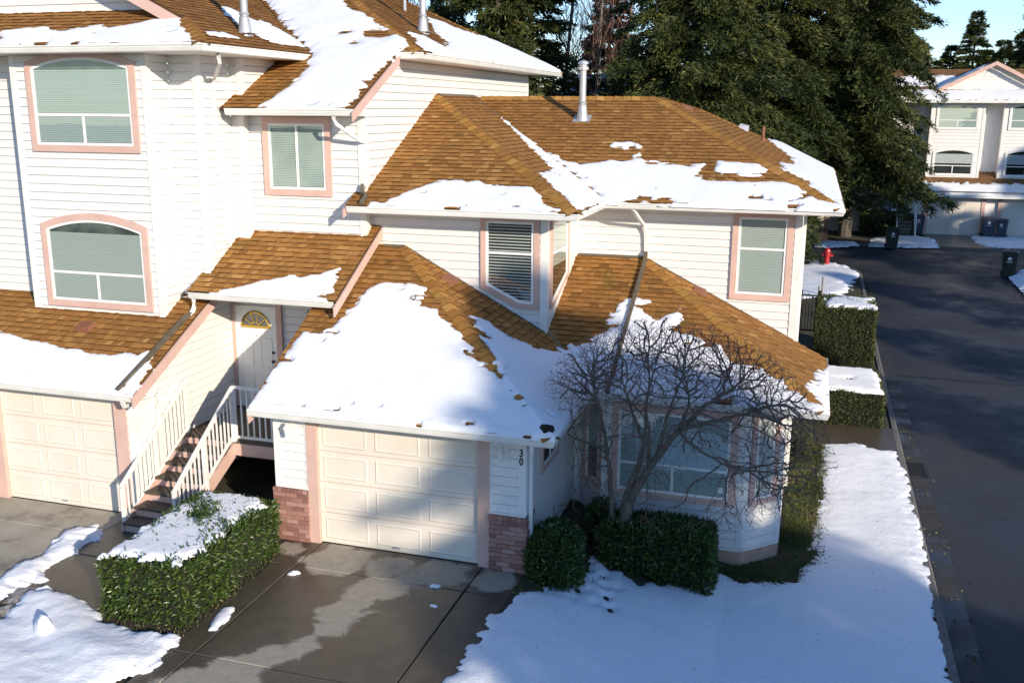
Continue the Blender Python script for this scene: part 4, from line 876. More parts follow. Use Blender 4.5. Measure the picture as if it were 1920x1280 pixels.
# ---- entry stairs
ST = empty('entry_stairs', (0, 0, 0)); tag(ST, 'wooden entry stairs with white picket railings rising to the arched-glass door', 'stairs')
n_st = 7; yz = [(-.60+.31*i, 1.12*(i+1)/(n_st)) for i in range(n_st)]
xl, xr = -3.42, -2.36
for i, (y, z) in enumerate(yz[:-1]):
    MB().box(xl+.02, xr-.02, y-.02, y+.33, z-.045, z).build('step', 'wood_step', ST)
    MB().box(xl+.03, xr-.03, y+.0, y+.025, z-.16, z-.046).build('riser', 'salmon', ST)
MB().box(xl+.03, xr-.03, 1.26, 1.285, .96, 1.07).build('riser', 'salmon', ST)
for k, yy in enumerate(np.arange(1.26, 3.15, .145)): MB().box(-3.48, -.80, yy, yy+.138, 1.075, 1.12).build('deck_board', 'wood_step', ST)
MB().box(xr, -.80, 1.215, 1.255, .85, 1.07).build('deck_fascia', 'salmon', ST)
for x in (xl+.0, xr-.03):
    V = [(xx, y, z) for xx in (x, x+.04) for y, z in ((-.62, -.0), (-.36, .0), (1.25, .80), (1.25, 1.06), (-.62, .12))]
    mk('stringer', V, [(4, 3, 2, 1, 0), (5, 6, 7, 8, 9), (0, 1, 6, 5), (1, 2, 7, 6), (2, 3, 8, 7), (3, 4, 9, 8), (4, 0, 5, 9)], 'salmon', ST)
def railing(p, q, zt0, zt1, zb0, zb1, n_b, posts):
    """sloping rail from plan p to q"""
    root = MB().bar((*p, zt0), (*q, zt1), .06, .05).build('railing', 'trim_white', ST)
    MB().bar((*p, zb0), (*q, zb1), .035, .045).build('bottom_rail', 'trim_white', root)
    for i in range(n_b):
        t = (i+.5)/n_b; x = p[0]+(q[0]-p[0])*t; y = p[1]+(q[1]-p[1])*t
        MB().box(x-.013, x+.013, y-.013, y+.013, zb0+(zb1-zb0)*t, zt0+(zt1-zt0)*t).build('baluster', 'trim_white', root)
    for t, zb in posts:
        x = p[0]+(q[0]-p[0])*t; y = p[1]+(q[1]-p[1])*t
        MB().box(x-.032, x+.032, y-.032, y+.032, zb, zt0+(zt1-zt0)*t).build('newel_post', 'trim_white', root)
railing((xl, -.56), (xl, 1.42), .76, 2.12, .10, 1.24, 17, ((.02, 0.), (.5, .3), (.98, 1.1)))
railing((xr, -.60), (xr, 1.26), .80, 2.10, .12, 1.22, 16, ((.02, 0.), (.5, .3), (.99, 1.1)))
railing((xr, 1.26), (-.80, 1.26), 2.12, 2.12, 1.19, 1.19, 13, ((.01, 1.1), (.99, 1.1)))
wall_under = mk('foundation_wall', [(-3.49, 3.18, 0), (-.76, 3.18, 0), (-.76, 3.18, .45), (-3.49, 3.18, .45)], [(0, 1, 2, 3)], 'foundation', HL)
# ================================================================== SNOW
mn, mx = np.minimum, np.maximum
def zA(X, Y): return mx(mn(pz('A', X, Y), pz('A2', X, Y)), mn(pz('H1', X, Y), pz('H2', X, Y)))
def zF(X, Y): return mx(mn(pz('F1', X, Y), pz('F2', X, Y)), mn(pz('F3', X, Y), pz('F4', X, Y)))
def zL(X, Y): return mn(pz('D1', X, Y), pz('D2', X, Y))
def zE(X, Y): return mn(pz('E', X, Y), pz('G', X, Y))
def S(k, extra=()): return list(SNOW[k])+list(extra)
a2 = S('A2', [(4.07, 2.5), (4.07, -.47), (3.85, -.47)]); h1 = S('H1', [(7.86, 2.26), (3.95, 2.26)])
snow_sheet('roof_snow', [S('A', [(4.07, -.47), (-.95, -.47)]), a2, [(-1.3, -1), (4.5, -1), (4.5, -0.25), (-1.3, -0.25)], [(3.6, -1), (4.6, -1), (4.6, 2.3), (3.6, 2.3)]], zA, .030, .060, .05, .030, bounds=(-.945, 4.075, -.486, 3.45), spots=.36, aniso=(.8, 1.5), label='thick snow over the garage roof of number 30, spilling across its hip', seed=1)
snow_sheet('roof_snow', [h1, S('H2'), [(3.6, 1.6), (8.3, 1.6), (8.3, 2.5), (3.6, 2.5)], [(7.72, 1.6), (8.5, 1.6), (8.5, 4.6), (7.72, 4.6)]], zA, .034, .05, .05, .03, bounds=(3.0, 7.875, 2.244, 5.8), spots=.36, aniso=(.8, 1.5), label='snow on the low bay roof behind the bare tree', seed=2)
snow_sheet('roof_snow', [S('F1', [(3.5, 2.77), (-.5, 2.77)]), [(-0.3, 2.2), (3.3, 2.2), (3.3, 2.9), (-0.3, 2.9)]], zF, .030, .045, .045, .028, bounds=(-.5, 3.56, 2.754, 3.9), spots=.34, aniso=(.7, 1.7), label='snow patch along the gutter of the projecting upper hip of number 30', seed=3)
f3 = S('F3a')+SNOW['F3b'][1:]+[(7.92, 5.17), (3.58, 5.17), (.4, 8.35)]
snow_sheet('roof_snow', [f3, [(5.15, 4.6), (8.5, 4.6), (8.5, 5.36), (5.15, 5.36)], [(3.4, 4.6), (3.95, 4.6), (3.95, 5.4), (3.4, 5.4)], S('F2', [(3.58, 2.8), (3.58, 5.2), (.5, 8.3)]), SNOW['F3c'], SNOW['F3d'], [(2.3, 6.95), (2.4, 7.0), (2.42, 6.9), (2.3, 6.88)], [(3.5, 6.8), (3.6, 6.85), (3.66, 6.78), (3.52, 6.74)], [(3.72, 6.78), (3.9, 6.9), (3.98, 6.82), (3.8, 6.72)]], zF, .032, .048, .045, .028, holes=[SNOW['F3hole1']], bounds=(.3, 7.945, 2.79, 8.5), mask=[(3.595, 2.7), (3.595, 5.155), (8, 5.155), (8, 9.3), (-.6, 9.3), (-.6, 2.7)], spots=.34, aniso=(.7, 1.7), label='broad snow field in the valley and lower half of the main upper roof', seed=4)
snow_sheet('roof_snow', [S('F4'), [(7.7, 5), (8.6, 5), (8.6, 18), (7.7, 18)]], zF, .05, .05, .06, .05, bounds=(5.9, 7.945, 5.17, 17.4), spots=.36, along='Y', label='snow on the side slope of the main upper roof facing the street', seed=5)
snow_sheet('roof_snow', [S('B', [(-8, -.5), (-8, .7)]), [(-9, -1), (-3.2, -1), (-3.2, -0.2), (-9, -0.2)]], lambda X, Y: pz('B', X, Y), .030, .055, .05, .03, bounds=(-8, -3.13, -.446, 1.0), spots=.5, aniso=(.8, 1.5), label='snow along the lower edge of the left garage roof', seed=6)
snow_sheet('roof_snow', [S('N'), [(-2.6, 1), (-0.55, 1), (-0.55, 1.75), (-2.6, 1.75)]], lambda X, Y: pz('N', X, Y), .026, .045, .045, .025, bounds=(-3.1, -.4, 1.504, 2.6), spots=.36, aniso=(.8, 1.5), label='snow patch on the small roof over the entry door', seed=7)
snow_sheet('roof_snow', [S('D1'), [(-9, 0.3), (-2.5, 0.3), (-2.5, 1.1), (-9, 1.1)]], zL, .034, .048, .05, .03, bounds=(-8, -2.26, .904, 2.2), spots=.36, aniso=(.7, 1.6), label='strip of snow on the eave below the front gable', seed=8)
snow_sheet('roof_snow', [S('D2a'), S('D2b')], zL, .034, .04, .05, .045, bounds=(-5, -2.555, .95, 5.6), spots=.3, along='Y', label='broken snow around the flue on the gable side slope', seed=9)
snow_sheet('roof_snow', [S('E'), [(-2.2, 2), (-0.55, 2), (-0.55, 2.75), (-2.2, 2.75)]], zE, .045, .075, .09, .03, holes=[SNOW['Ehole'], [(-2.2, 5.5), (-2.05, 5.55), (-1.9, 5.48), (-2.1, 5.42)], [(-1.75, 5.05), (-1.6, 5.12), (-1.5, 5.02), (-1.66, 4.98)]], bounds=(-5.2, .0, 2.504, 7.5), spots=.38, aniso=(.8, 1.5), label='smooth snow slope above the sliding window of the tall townhouse', seed=10)
snow_sheet('roof_snow', [S('G', []), [(-0.2, 5.2), (0.6, 5.2), (0.6, 16), (-0.2, 16)]], zE, .06, .07, .09, .05, bounds=(-2.5, .045, 4.60, 15.5), spots=.36, along='Y', label='snow on the long high roof slope with the second flue', seed=11)
# ground snow
def foot(X, Y):
    d = np.zeros(X.shape); rg = np.random.default_rng(3)
    for i in range(26):
        t = i/26; px = 4.4+.25*math.sin(i*2.1)+t*.3; py = .9-1.3*t+.1*math.cos(i); d -= .04*np.exp(-((X-px-rg.normal(0, .12))**2/.006+(Y-py)**2/.012))
    return d
snow_sheet('lawn_snow', [S('lawn')], lambda X, Y: gz(X, Y)+foot(X, Y)+fbm(X, Y, 1.6, 3, 40)*.06, .045, .07, .22, .05, mat='ground_snow', label='wide blanket of snow on the corner lawn beside the street', seed=12, bounds=(3.2, 9.75, -6.5, 9.8))
yard = S('yard')
snow_sheet('yard_snow', [yard], lambda X, Y: 0*X+fbm(X, Y, .7, 4, 21)*.10+.03*np.sin(X*3+Y*5), .032, .12, .10, .05, holes=[S('yardhole')], mat='ground_snow', label='trampled snow in front of the clipped hedge between the drives', seed=13)
snow_sheet('slush', [S('yardhole')], lambda X, Y: 0*X, .04, .03, .1, .1, mat='slush', label='brown slush patch at the edge of the trampled snow', seed=14)
for k, lab in (('chunk1', 'thin sliver of snow lying on the left drive'), ('chunk2', 'flat slab of snow at the foot of the clipped hedge')):
    snow_sheet('snow_chunk', [S(k)], lambda X, Y: 0*X, .025, .05, .05, .02, mat='ground_snow', label=lab, seed=15)
for i, (x, y, r, lab) in enumerate(((.12, -1.12, .085, 'small snow lump beside the drive joint near the clipped hedge'), (2.35, -.86, .07, 'small snow lump in front of the garage door'), (2.55, -1.42, .05, 'tiny snow crumb near the right drive joint'), (-2.2, -3.76, .17, 'upright snow lump standing on the trampled snow'))):
    b = MB(); n1, n2 = 14, 8; V = []; Fc = []; hz = .5 if i < 3 else 1.25
    for a in range(n2+1):
        for c_ in range(n1):
            th = math.pi/2*a/n2; ph = 2*math.pi*c_/n1; q = 1+.3*math.sin(2*ph+i)*math.cos(th)+.15*math.sin(5*ph+3*th)
            V.append((x+r*q*math.cos(th)*math.cos(ph), y+r*.8*q*math.cos(th)*math.sin(ph), r*hz*math.sin(th)*(1+.15*math.sin(3*ph))))
    for a in range(n2):
        for c_ in range(n1): Fc.append((a*n1+c_, a*n1+(c_+1) % n1, (a+1)*n1+(c_+1) % n1, (a+1)*n1+c_))
    if i == 3: V = [(vx, vy, vz+.06) for vx, vy, vz in V]
    o = b.add(V, Fc).build('snow_lump', 'ground_snow', smooth=True); tag(o, lab, 'snow lump')
for k, lab in (('far1', 'snow on the verge behind the green bin across the street'), ('far2', 'snow on the verge by the far right garage'), ('far3', 'snow on the corner around the fire hydrant'), ('far5', 'snow on the right verge behind the green bin'), ('far6', 'thin snow along the far kerb near the big firs')):
    snow_sheet('verge_snow', [S(k)], lambda X, Y: gz(X, Y), .12, .10, .15, .16, mat='ground_snow', label=lab, seed=30)

# ================================================================== HEDGES AND SHRUBS
LEAF = np.array([[0, 0, 0], [.5, .5, .06], [1, 0, 0], [.5, -.5, .06]])
def leaf_arrays(C, D, L, Wd, rng):
    """diamond leaves at C pointing along D"""
    up = rng.normal(0, 1, C.shape); Sd = np.cross(D, up); Sd /= np.linalg.norm(Sd, axis=1)[:, None]+1e-9; Nn = np.cross(Sd, D)
    V = C[:, None, :]+LEAF[None, :, 0, None]*(D*L[:, None])[:, None, :]+LEAF[None, :, 1, None]*(Sd*Wd[:, None])[:, None, :]+LEAF[None, :, 2, None]*(Nn*L[:, None])[:, None, :]
    return V
def hedge(name, label, x0, x1, y0, y1, zb, zt, n, leaf=(.055, .024), mat='laurel', rnd=.12, seed=0, rot=0., pieces=0, cat='hedge', group=None, bumps=.05, topfrac=.4):
    rng = np.random.default_rng(seed); cx, cy = (x0+x1)/2, (y0+y1)/2
    root = empty(name, (cx, cy, zb)); tag(root, label, cat, group)
    sx, sy, sz = (x1-x0)/2, (y1-y0)/2, (zt-zb)
    # points on a rounded box
    def surf(m_):
        ar = [sy*2*sz, sy*2*sz, sx*2*sz, sx*2*sz, sx*sy*4*topfrac/.4]; f = rng.choice(5, m_, p=np.array(ar)/sum(ar)); u = rng.uniform(-1, 1, m_); v = rng.uniform(0, 1, m_); Pp = np.zeros((m_, 3)); Nr = np.zeros((m_, 3))
        for k, (ax, sg) in enumerate(((0, -1), (0, 1), (1, -1), (1, 1))):
            q = f == k
            if ax == 0: Pp[q] = np.stack([np.full(q.sum(), sg*sx), u[q]*sy, v[q]*sz], 1); Nr[q] = (sg, 0, 0)
            else: Pp[q] = np.stack([u[q]*sx, np.full(q.sum(), sg*sy), v[q]*sz], 1); Nr[q] = (0, sg, 0)
        q = f == 4; Pp[q] = np.stack([u[q]*sx, (v[q]*2-1)*sy, np.full(q.sum(), sz)], 1); Nr[q] = (0, 0, 1)
        # round the edges
        c_ = np.array([max(sx-rnd, .01), max(sy-rnd, .01), 0]); inner = np.stack([np.clip(Pp[:, 0], -c_[0], c_[0]), np.clip(Pp[:, 1], -c_[1], c_[1]), np.minimum(Pp[:, 2], sz-rnd)], 1)
        dv = Pp-inner; ln = np.linalg.norm(dv, axis=1)[:, None]+1e-9; Pp = inner+dv/ln*np.minimum(ln, rnd); Nr = dv/ln
        Pp += Nr*((fbm(Pp[:, 0]+Pp[:, 1]*.7, Pp[:, 2]+Pp[:, 1]*.5, .5, 3, seed))*bumps*3)[:, None]
        return Pp, Nr
    Pp, Nr = surf(n); Pp = Pp-Nr*rng.uniform(0, .09, n)[:, None]*min(1, rnd/.1)
    D = Nr+rng.normal(0, .75, Pp.shape)+np.array([0, 0, .25]); D /= np.linalg.norm(D, axis=1)[:, None]
    L = rng.uniform(.7, 1.3, n)*leaf[0]; Wd = rng.uniform(.8, 1.2, n)*leaf[1]
    tone = np.clip(rng.normal(.5, .24, n), 0, 1)
    V = leaf_arrays(Pp, D, L, Wd, rng); sel = np.zeros(n, bool)
    if pieces:
        wp = Pp+np.array([cx, cy, zb]); vd = CAMP-wp; face = (Nr*vd).sum(1)/np.linalg.norm(vd, axis=1); out_ = Pp[:, 2] > .05
        order = np.argsort(-(face*L+.02*(rng.random(n))))[:pieces*6]; order = rng.choice(order, pieces, replace=False); sel[order] = True
        for i in order: mk('leaf', V[i].tolist(), [(0, 1, 2, 3)], mat, root, tone=[tone[i]])
    Vr = V[~sel].reshape(-1, 3); m_ = (~sel).sum()
    tag(mk('foliage', Vr.tolist(), np.arange(m_*4).reshape(-1, 4).tolist(), mat, root, tone=tone[~sel]), kind='stuff')
    e = .07+max(0, rnd-.12)*.75; MB().box(-sx+e, sx-e, -sy+e, sy-e, 0.0, sz-e).build('dark_core', 'hedge_core', root)  # solid near-black box, painted as the shade between the leaves
    if rot: root.rotation_euler = (0, 0, rot)
    return root
hedge('clipped_hedge', 'clipped laurel hedge with a snow covered top beside the entry stairs', -1.88, -.47, -3.08, -.42, 0.0, .88, 15000, (.075, .030), 'laurel', .11, 1, pieces=300, bumps=.08)
hedge('laurel_shrub', 'rounded dark laurel shrub against the right garage pier', 3.50, 4.34, -.30, .78, -.12, .72, 6000, (.085, .034), 'laurel', .40, 2, pieces=60, bumps=.10)
hedge('clipped_hedge', 'boxy dark laurel hedge under the bay window around the bare tree', 4.42, 6.28, .98, 1.95, -.5, .45, 9500, (.085, .034), 'laurel', .18, 3, pieces=60, bumps=.09)
hedge('laurel_shrub', 'small laurel tuft squeezed between the tree and the bay corner', 4.12, 4.50, 1.55, 2.20, -.3, .52, 1800, (.085, .034), 'laurel', .16, 4)
hedge('clipped_hedge', 'tall square boxwood hedge beyond the house corner with snow on top', 7.75, 9.5, 17.2, 19.4, -.62, 1.2, 22000, (.060, .030), 'boxwood', .15, 5)
hedge('clipped_hedge', 'low boxwood hedge with a full snow cap beside the street', 7.75, 9.42, 11.1, 13.6, -.62, .28, 15000, (.055, .028), 'boxwood', .12, 6)
hedge('clipped_hedge', 'dark square hedge with snow on top beside the far stairs', 10.2, 12.1, 46.2, 47.6, 0, 1.5, 5000, (.10, .05), 'boxwood', .2, 7)
hedge('weedy_shrub', 'thin yellowish shrub at the back corner of the lawn strip', 7.3, 7.75, 8.2, 9.3, -.6, .0, 900, (.09, .02), 'boxwood', .2, 8, bumps=.12, cat='shrub')
snow_sheet('hedge_snow', [[(-1.86, -3.0), (-.68, -2.85), (-.56, -1.9), (-.80, -1.6), (-.60, -1.2), (-.60, -.62), (-1.1, -.44), (-1.80, -.42)]], lambda X, Y: .875+0*X, .022, .045, .05, .05, holes=[[(-1.50, -1.25), (-1.15, -1.15), (-1.1, -1.35), (-1.4, -1.45)]], mat='ground_snow', label='snow lying on the clipped laurel hedge by the stairs', seed=50, spots=.55)
snow_sheet('hedge_snow', [[(8.1, 17.4), (9.4, 17.35), (9.4, 19.1), (8.4, 19.2), (8.0, 18.6)]], lambda X, Y: 1.20+0*X, .05, .05, .06, .09, mat='ground_snow', label='patchy snow on the tall square boxwood hedge', seed=51, spots=.6)
snow_sheet('hedge_snow', [[(7.85, 11.25), (9.32, 11.2), (9.32, 13.5), (7.85, 13.5)]], lambda X, Y: .29+0*X, .05, .07, .06, .04, holes=[[(8.25, 12.2), (8.7, 12.35), (8.6, 12.15)]], mat='ground_snow', label='snow cap on the low boxwood hedge', seed=52)
snow_sheet('hedge_snow', [[(10.4, 46.3), (12.0, 46.3), (12.0, 47.5), (10.4, 47.5)]], lambda X, Y: 1.5+0*X, .08, .10, .06, .06, mat='ground_snow', label='snow cap on the dark hedge by the far stairs', seed=53)
# fresh shoots poking through the hedge snow
rng = np.random.default_rng(77); n = 420; C0 = np.stack([rng.uniform(-1.75, -.6, n), rng.uniform(-2.95, -.5, n), np.full(n, .87)], 1); D0 = rng.normal(0, .45, (n, 3)); D0[:, 2] = rng.uniform(.3, 1, n); D0 /= np.linalg.norm(D0, axis=1)[:, None]
C0 = np.repeat(C0[:160], 3, 0)[:n]+rng.normal(0, .015, (n, 3)); V = leaf_arrays(C0, D0, rng.uniform(.06, .10, n), rng.uniform(.02, .035, n), rng)
hroot = [o for o in bpy.data.objects if o.name == 'clipped_hedge'][0]
sh = mk('shoots', (V.reshape(-1, 3)-np.array(hroot.location)).tolist(), np.arange(n*4).reshape(-1, 4).tolist(), 'laurel', hroot, tone=rng.random(n)); tag(sh, kind='stuff')
# grass strip along the house
def scatter_grass(name, poly, n, label, h=(.025, .07), seed=0):
    rng = np.random.default_rng(seed); xs = [p[0] for p in poly]; ys = [p[1] for p in poly]
    X = rng.uniform(min(xs), max(xs), n*3); Y = rng.uniform(min(ys), max(ys), n*3); q = inside_np(poly, X+fbm(X, Y, .3, 3, seed)*.25, Y); X, Y = X[q][:n], Y[q][:n]; m_ = len(X)
    C = np.stack([X, Y, gz(X, Y)-.005], 1); D = rng.normal(0, .55, (m_, 3)); D[:, 2] = 1; D /= np.linalg.norm(D, axis=1)[:, None]
    V = leaf_arrays(C, D, rng.uniform(*h, m_), rng.uniform(.010, .024, m_), rng)
    tone = np.clip(fbm(X, Y, .7, 3, seed)*2.8+.66+rng.normal(0, .18, m_), 0, 1)
    tag(mk(name, V.reshape(-1, 3).tolist(), np.arange(m_*4).reshape(-1, 4).tolist(), 'grass', tone=tone), label, 'grass', kind='stuff')
scatter_grass('grass_strip', [(6.2, 1.95), (6.8, 1.8), (7.5, 2.1), (7.95, 3.1), (7.86, 4), (7.95, 5.6), (8.05, 7.7), (8.1, 9.5), (7.25, 9.6), (7.25, 3.1), (6.62, 2.45), (6.2, 2.4)], 22000, 'mossy grass strip left bare along the foot of the house wall', seed=5)
scatter_grass('grass_strip', [(3.5, -.8), (4.3, -.35), (4.6, .9), (4.3, 2.9), (3.55, 3.0), (3.5, -.2)], 1800, 'sparse dark weeds between the garage wall and the laurel shrub', seed=6)
scatter_grass('grass_strip', [(-2.0, -3.4), (-.35, -3.5), (-.35, -.4), (-2.0, -.5)], 1500, 'thin weeds around the foot of the clipped hedge', (.03, .07), seed=7)

# dead leaves and grass tips showing through the thin snow edge
rng = np.random.default_rng(9); n = 700; t = rng.random(n); bx = np.interp(t, [0, .2, .35, .6, 1], [6.3, 7.4, 7.9, 7.85, 8.0]); by = np.interp(t, [0, .2, .35, .6, 1], [1.95, 2.1, 3.1, 5.2, 9.4])
X = bx+np.abs(rng.normal(0, .10, n)); Y = by-np.abs(rng.normal(0, .10, n))*(t < .3); C = np.stack([X, Y, gz(X, Y)+.035], 1); D = rng.normal(0, .6, (n, 3)); D[:, 2] = np.abs(D[:, 2])*.5+.2; D /= np.linalg.norm(D, axis=1)[:, None]
tag(mk('leaf_litter', leaf_arrays(C, D, rng.uniform(.03, .06, n), rng.uniform(.012, .03, n), rng).reshape(-1, 3).tolist(), np.arange(n*4).reshape(-1, 4).tolist(), 'grass', tone=rng.uniform(0, 1, n)), 'dead leaves and grass tips along the thin edge of the lawn snow', 'litter', kind='stuff')

rng = np.random.default_rng(19); n = 220; X = rng.uniform(3.9, 9.5, n); Y = rng.uniform(-4.5, 8.5, n); q = inside_np(SNOW['lawn'], X, Y); X, Y = X[q], Y[q]; n = len(X); C = np.stack([X, Y, gz(X, Y)+.085], 1); D = rng.normal(0, 1, (n, 3)); D[:, 2] *= .1; D /= np.linalg.norm(D, axis=1)[:, None]
tag(mk('twig_litter', leaf_arrays(C, D, rng.uniform(.02, .05, n), rng.uniform(.006, .014, n), rng).reshape(-1, 3).tolist(), np.arange(n*4).reshape(-1, 4).tolist(), 'soil', tone=rng.random(n)), 'tiny dark twigs and needles scattered on the lawn snow', 'litter', kind='stuff')

# ================================================================== BARE TREE IN FRONT OF THE BAY
def bare_tree():
    rng = np.random.default_rng(11)
    # attraction points in a broad low dome
    A = rng.normal(0, 1, (60000, 3)); A /= np.linalg.norm(A, axis=1)[:, None]; A *= rng.uniform(.50, 1, 60000)[:, None]**.6
    A = A*np.array([2.30, 1.55, 1.95])+np.array([5.68, 1.05, 1.95])
    A[:, 2] += .18*np.clip((6-A[:, 0])/2, -1, 1)*(A[:, 2] > 2)
    low = .95+.10*np.abs(A[:, 0]-5.2)
    keep = (A[:, 2] > low) & ~((A[:, 1] > 2.12) & (A[:, 2] < 2.55)) & (A[:, 1] < 2.75) & ~((A[:, 1] > 2.2) & (A[:, 2] < zA(A[:, 0], A[:, 1])+.15)) & ~((A[:, 0] < 4.12) & (A[:, 2] < zA(A[:, 0], A[:, 1])+.15) & (A[:, 1] > -.5))
    A = A[keep]; wgt = np.where(A[:, 2] > 2.35, 1., np.where((A[:, 0] > 6.3) | (A[:, 0] < 4.4), .33, .07)); A = A[rng.random(len(A)) < wgt][:15500]
    base = np.array([4.74, 1.42, -.45])
    stems = [([(4.74, 1.42, -.45), (4.74, 1.45, .28), (4.91, 1.38, .89), (5.16, 1.31, 1.41), (5.61, 1.24, 2.12), (6.05, 1.17, 2.62), (6.45, 1.1, 2.95)], .105, .022),
             ([(4.74, 1.45, .28), (4.80, 1.44, .86), (4.98, 1.41, 1.35), (5.08, 1.39, 1.82), (5.09, 1.37, 2.40), (5.13, 1.35, 2.85)], .070, .018),
             ([(4.74, 1.42, -.45), (4.60, 1.50, .28), (4.54, 1.38, 1.13), (4.50, 1.25, 1.71), (4.42, 1.12, 2.30), (4.32, 1.0, 2.70)], .060, .016),
             ([(5.61, 1.24, 2.12), (6.10, 1.05, 2.38), (6.62, .85, 2.62), (7.0, .7, 2.82)], .040, .015),
             ([(5.30, 1.30, 1.62), (5.41, 1.40, 2.25), (5.56, 1.45, 2.75)], .042, .016),
             ([(5.08, 1.39, 1.82), (4.86, 1.48, 2.25), (4.72, 1.52, 2.65)], .036, .014),
             ([(5.61, 1.24, 2.12), (5.89, 1.0, 1.98), (6.32, .75, 1.86), (6.75, .55, 1.84)], .026, .010),
             ([(5.16, 1.31, 1.41), (5.22, .95, 1.9), (5.28, .6, 2.4)], .036, .014),
             ([(4.50, 1.25, 1.71), (4.25, .85, 1.92), (4.05, .55, 2.1)], .028, .012),
             ([(5.61, 1.24, 2.12), (5.75, .85, 2.5), (5.85, .5, 2.8)], .034, .014)]
    nodes = []; par = []; rad = {}
    def addn(p, pr, rr): nodes.append(np.array(p, float)); par.append(pr); rad[len(nodes)-1] = rr; return len(nodes)-1
    def find(p): d = [np.linalg.norm(q-np.array(p)) for q in nodes]; return int(np.argmin(d))
    for si, (st, ra, rb) in enumerate(stems):
        cur = addn(st[0], -1, ra) if si == 0 else find(st[0]); tot = sum(np.linalg.norm(np.array(b_)-np.array(a)) for a, b_ in zip(st, st[1:])); run = 0
        for p, q in zip(st, st[1:]):
            p, q = np.array(p), np.array(q); l_ = np.linalg.norm(q-p); m_ = max(1, int(l_/.07))
            for k in range(1, m_+1): cur = addn(p+(q-p)*k/m_+rng.normal(0, .007, 3), cur, ra+(rb-ra)*(run+l_*k/m_)/tot)
            run += l_
    free = np.array([q[2] > 1.35 for q in nodes])
    step = .052; kill = .055; infl = .55
    Pn = np.array(nodes); d2 = ((A[:, None, :]-Pn[None])**2).sum(2)+np.where(free, 0, 1e6)[None]; near = d2.argmin(1); nd = np.sqrt(d2.min(1)); alive = np.ones(len(A), bool)
    for it in range(220):
        act = alive & (nd < infl)
        if it < 12: act = alive & (nd < 1.6)
        if not act.any(): break
        new = []; newp = []
        idx = np.where(act)[0]; dirs = A[idx]-Pn[near[idx]]; dirs /= np.linalg.norm(dirs, axis=1)[:, None]+1e-9
        un, inv = np.unique(near[idx], return_inverse=True); sm = np.zeros((len(un), 3)); np.add.at(sm, inv, dirs); pp = np.array(par)[un]; pdir = Pn[un]-Pn[np.maximum(pp, 0)]; pdir /= np.linalg.norm(pdir, axis=1)[:, None]+1e-9; cnt = np.bincount(inv)[:, None]; sm = sm/cnt+.75*pdir
        ln = np.linalg.norm(sm, axis=1); ok = ln > .15; g = sm[ok]/ln[ok][:, None]+rng.normal(0, .10, (ok.sum(), 3)); g /= np.linalg.norm(g, axis=1)[:, None]
        NP = Pn[un[ok]]+g*step; pi = un[ok]
        if len(NP) == 0: break
        b0 = len(Pn); Pn = np.vstack([Pn, NP]); par += list(pi)
        al = np.where(alive)[0]; dd = np.sqrt(((A[al][:, None, :]-NP[None])**2).sum(2)); mi = dd.argmin(1); mv = dd.min(1); better = mv < nd[al]
        near[al[better]] = b0+mi[better]; nd[al[better]] = mv[better]; alive &= nd > kill
        if len(Pn) > 44000: break
    n = len(Pn); par_ = np.array(par)
    # fine twig ends
    kids = np.bincount(par_[1:], minlength=n); r = np.zeros(n); r_t = .0036
    acc = np.zeros(n)
    for i in range(n-1, -1, -1):
        a = acc[i] if acc[i] > 0 else r_t**2.55
        r[i] = a**(1/2.55)
        if par_[i] >= 0: acc[par_[i]] += a
    r = np.clip(r*.75, .0030, .013)
    for i_, rr in rad.items(): r[i_] = rr
    root = empty('bare_tree', tuple(base)); tag(root, 'leafless low spreading tree with dense twigs in front of the bay window', 'tree')
    def tubes(sel, k):
        V = []; Fc = []
        for i in sel:
            p = par_[i]
            if p < 0: continue
            a = Pn[p]; b_ = Pn[i]; d = b_-a; L = np.linalg.norm(d)
            if L < 1e-6: continue
            d = d/L; ref = np.array([0, 0, 1.]) if abs(d[2]) < .9 else np.array([1., 0, 0]); u = np.cross(d, ref); u /= np.linalg.norm(u); v = np.cross(u, d); b0 = len(V)
            for c_, rr in ((a-d*.1*r[p], min(r[p], r[i]*1.35)), (b_+d*.25*r[i], r[i])):
                for j in range(k): t = 2*math.pi*j/k; V.append(c_+(u*math.cos(t)+v*math.sin(t))*rr-base)
            for j in range(k): Fc.append((b0+j, b0+(j+1) % k, b0+k+(j+1) % k, b0+k+j))
        return V, Fc
    thick = [i for i in range(n) if r[i] > .022]; mid = [i for i in range(n) if .008 < r[i] <= .022]; thin = [i for i in range(n) if r[i] <= .008]
    mk('trunk', *tubes(thick, 9), 'maple_bark', root, smooth=True)
    mk('branches', *tubes(mid, 6), 'maple_bark', root, smooth=True)
    tag(mk('crown', *tubes(thin, 3), 'twig', root), kind='stuff')
    print('bare tree nodes', n)
bare_tree()

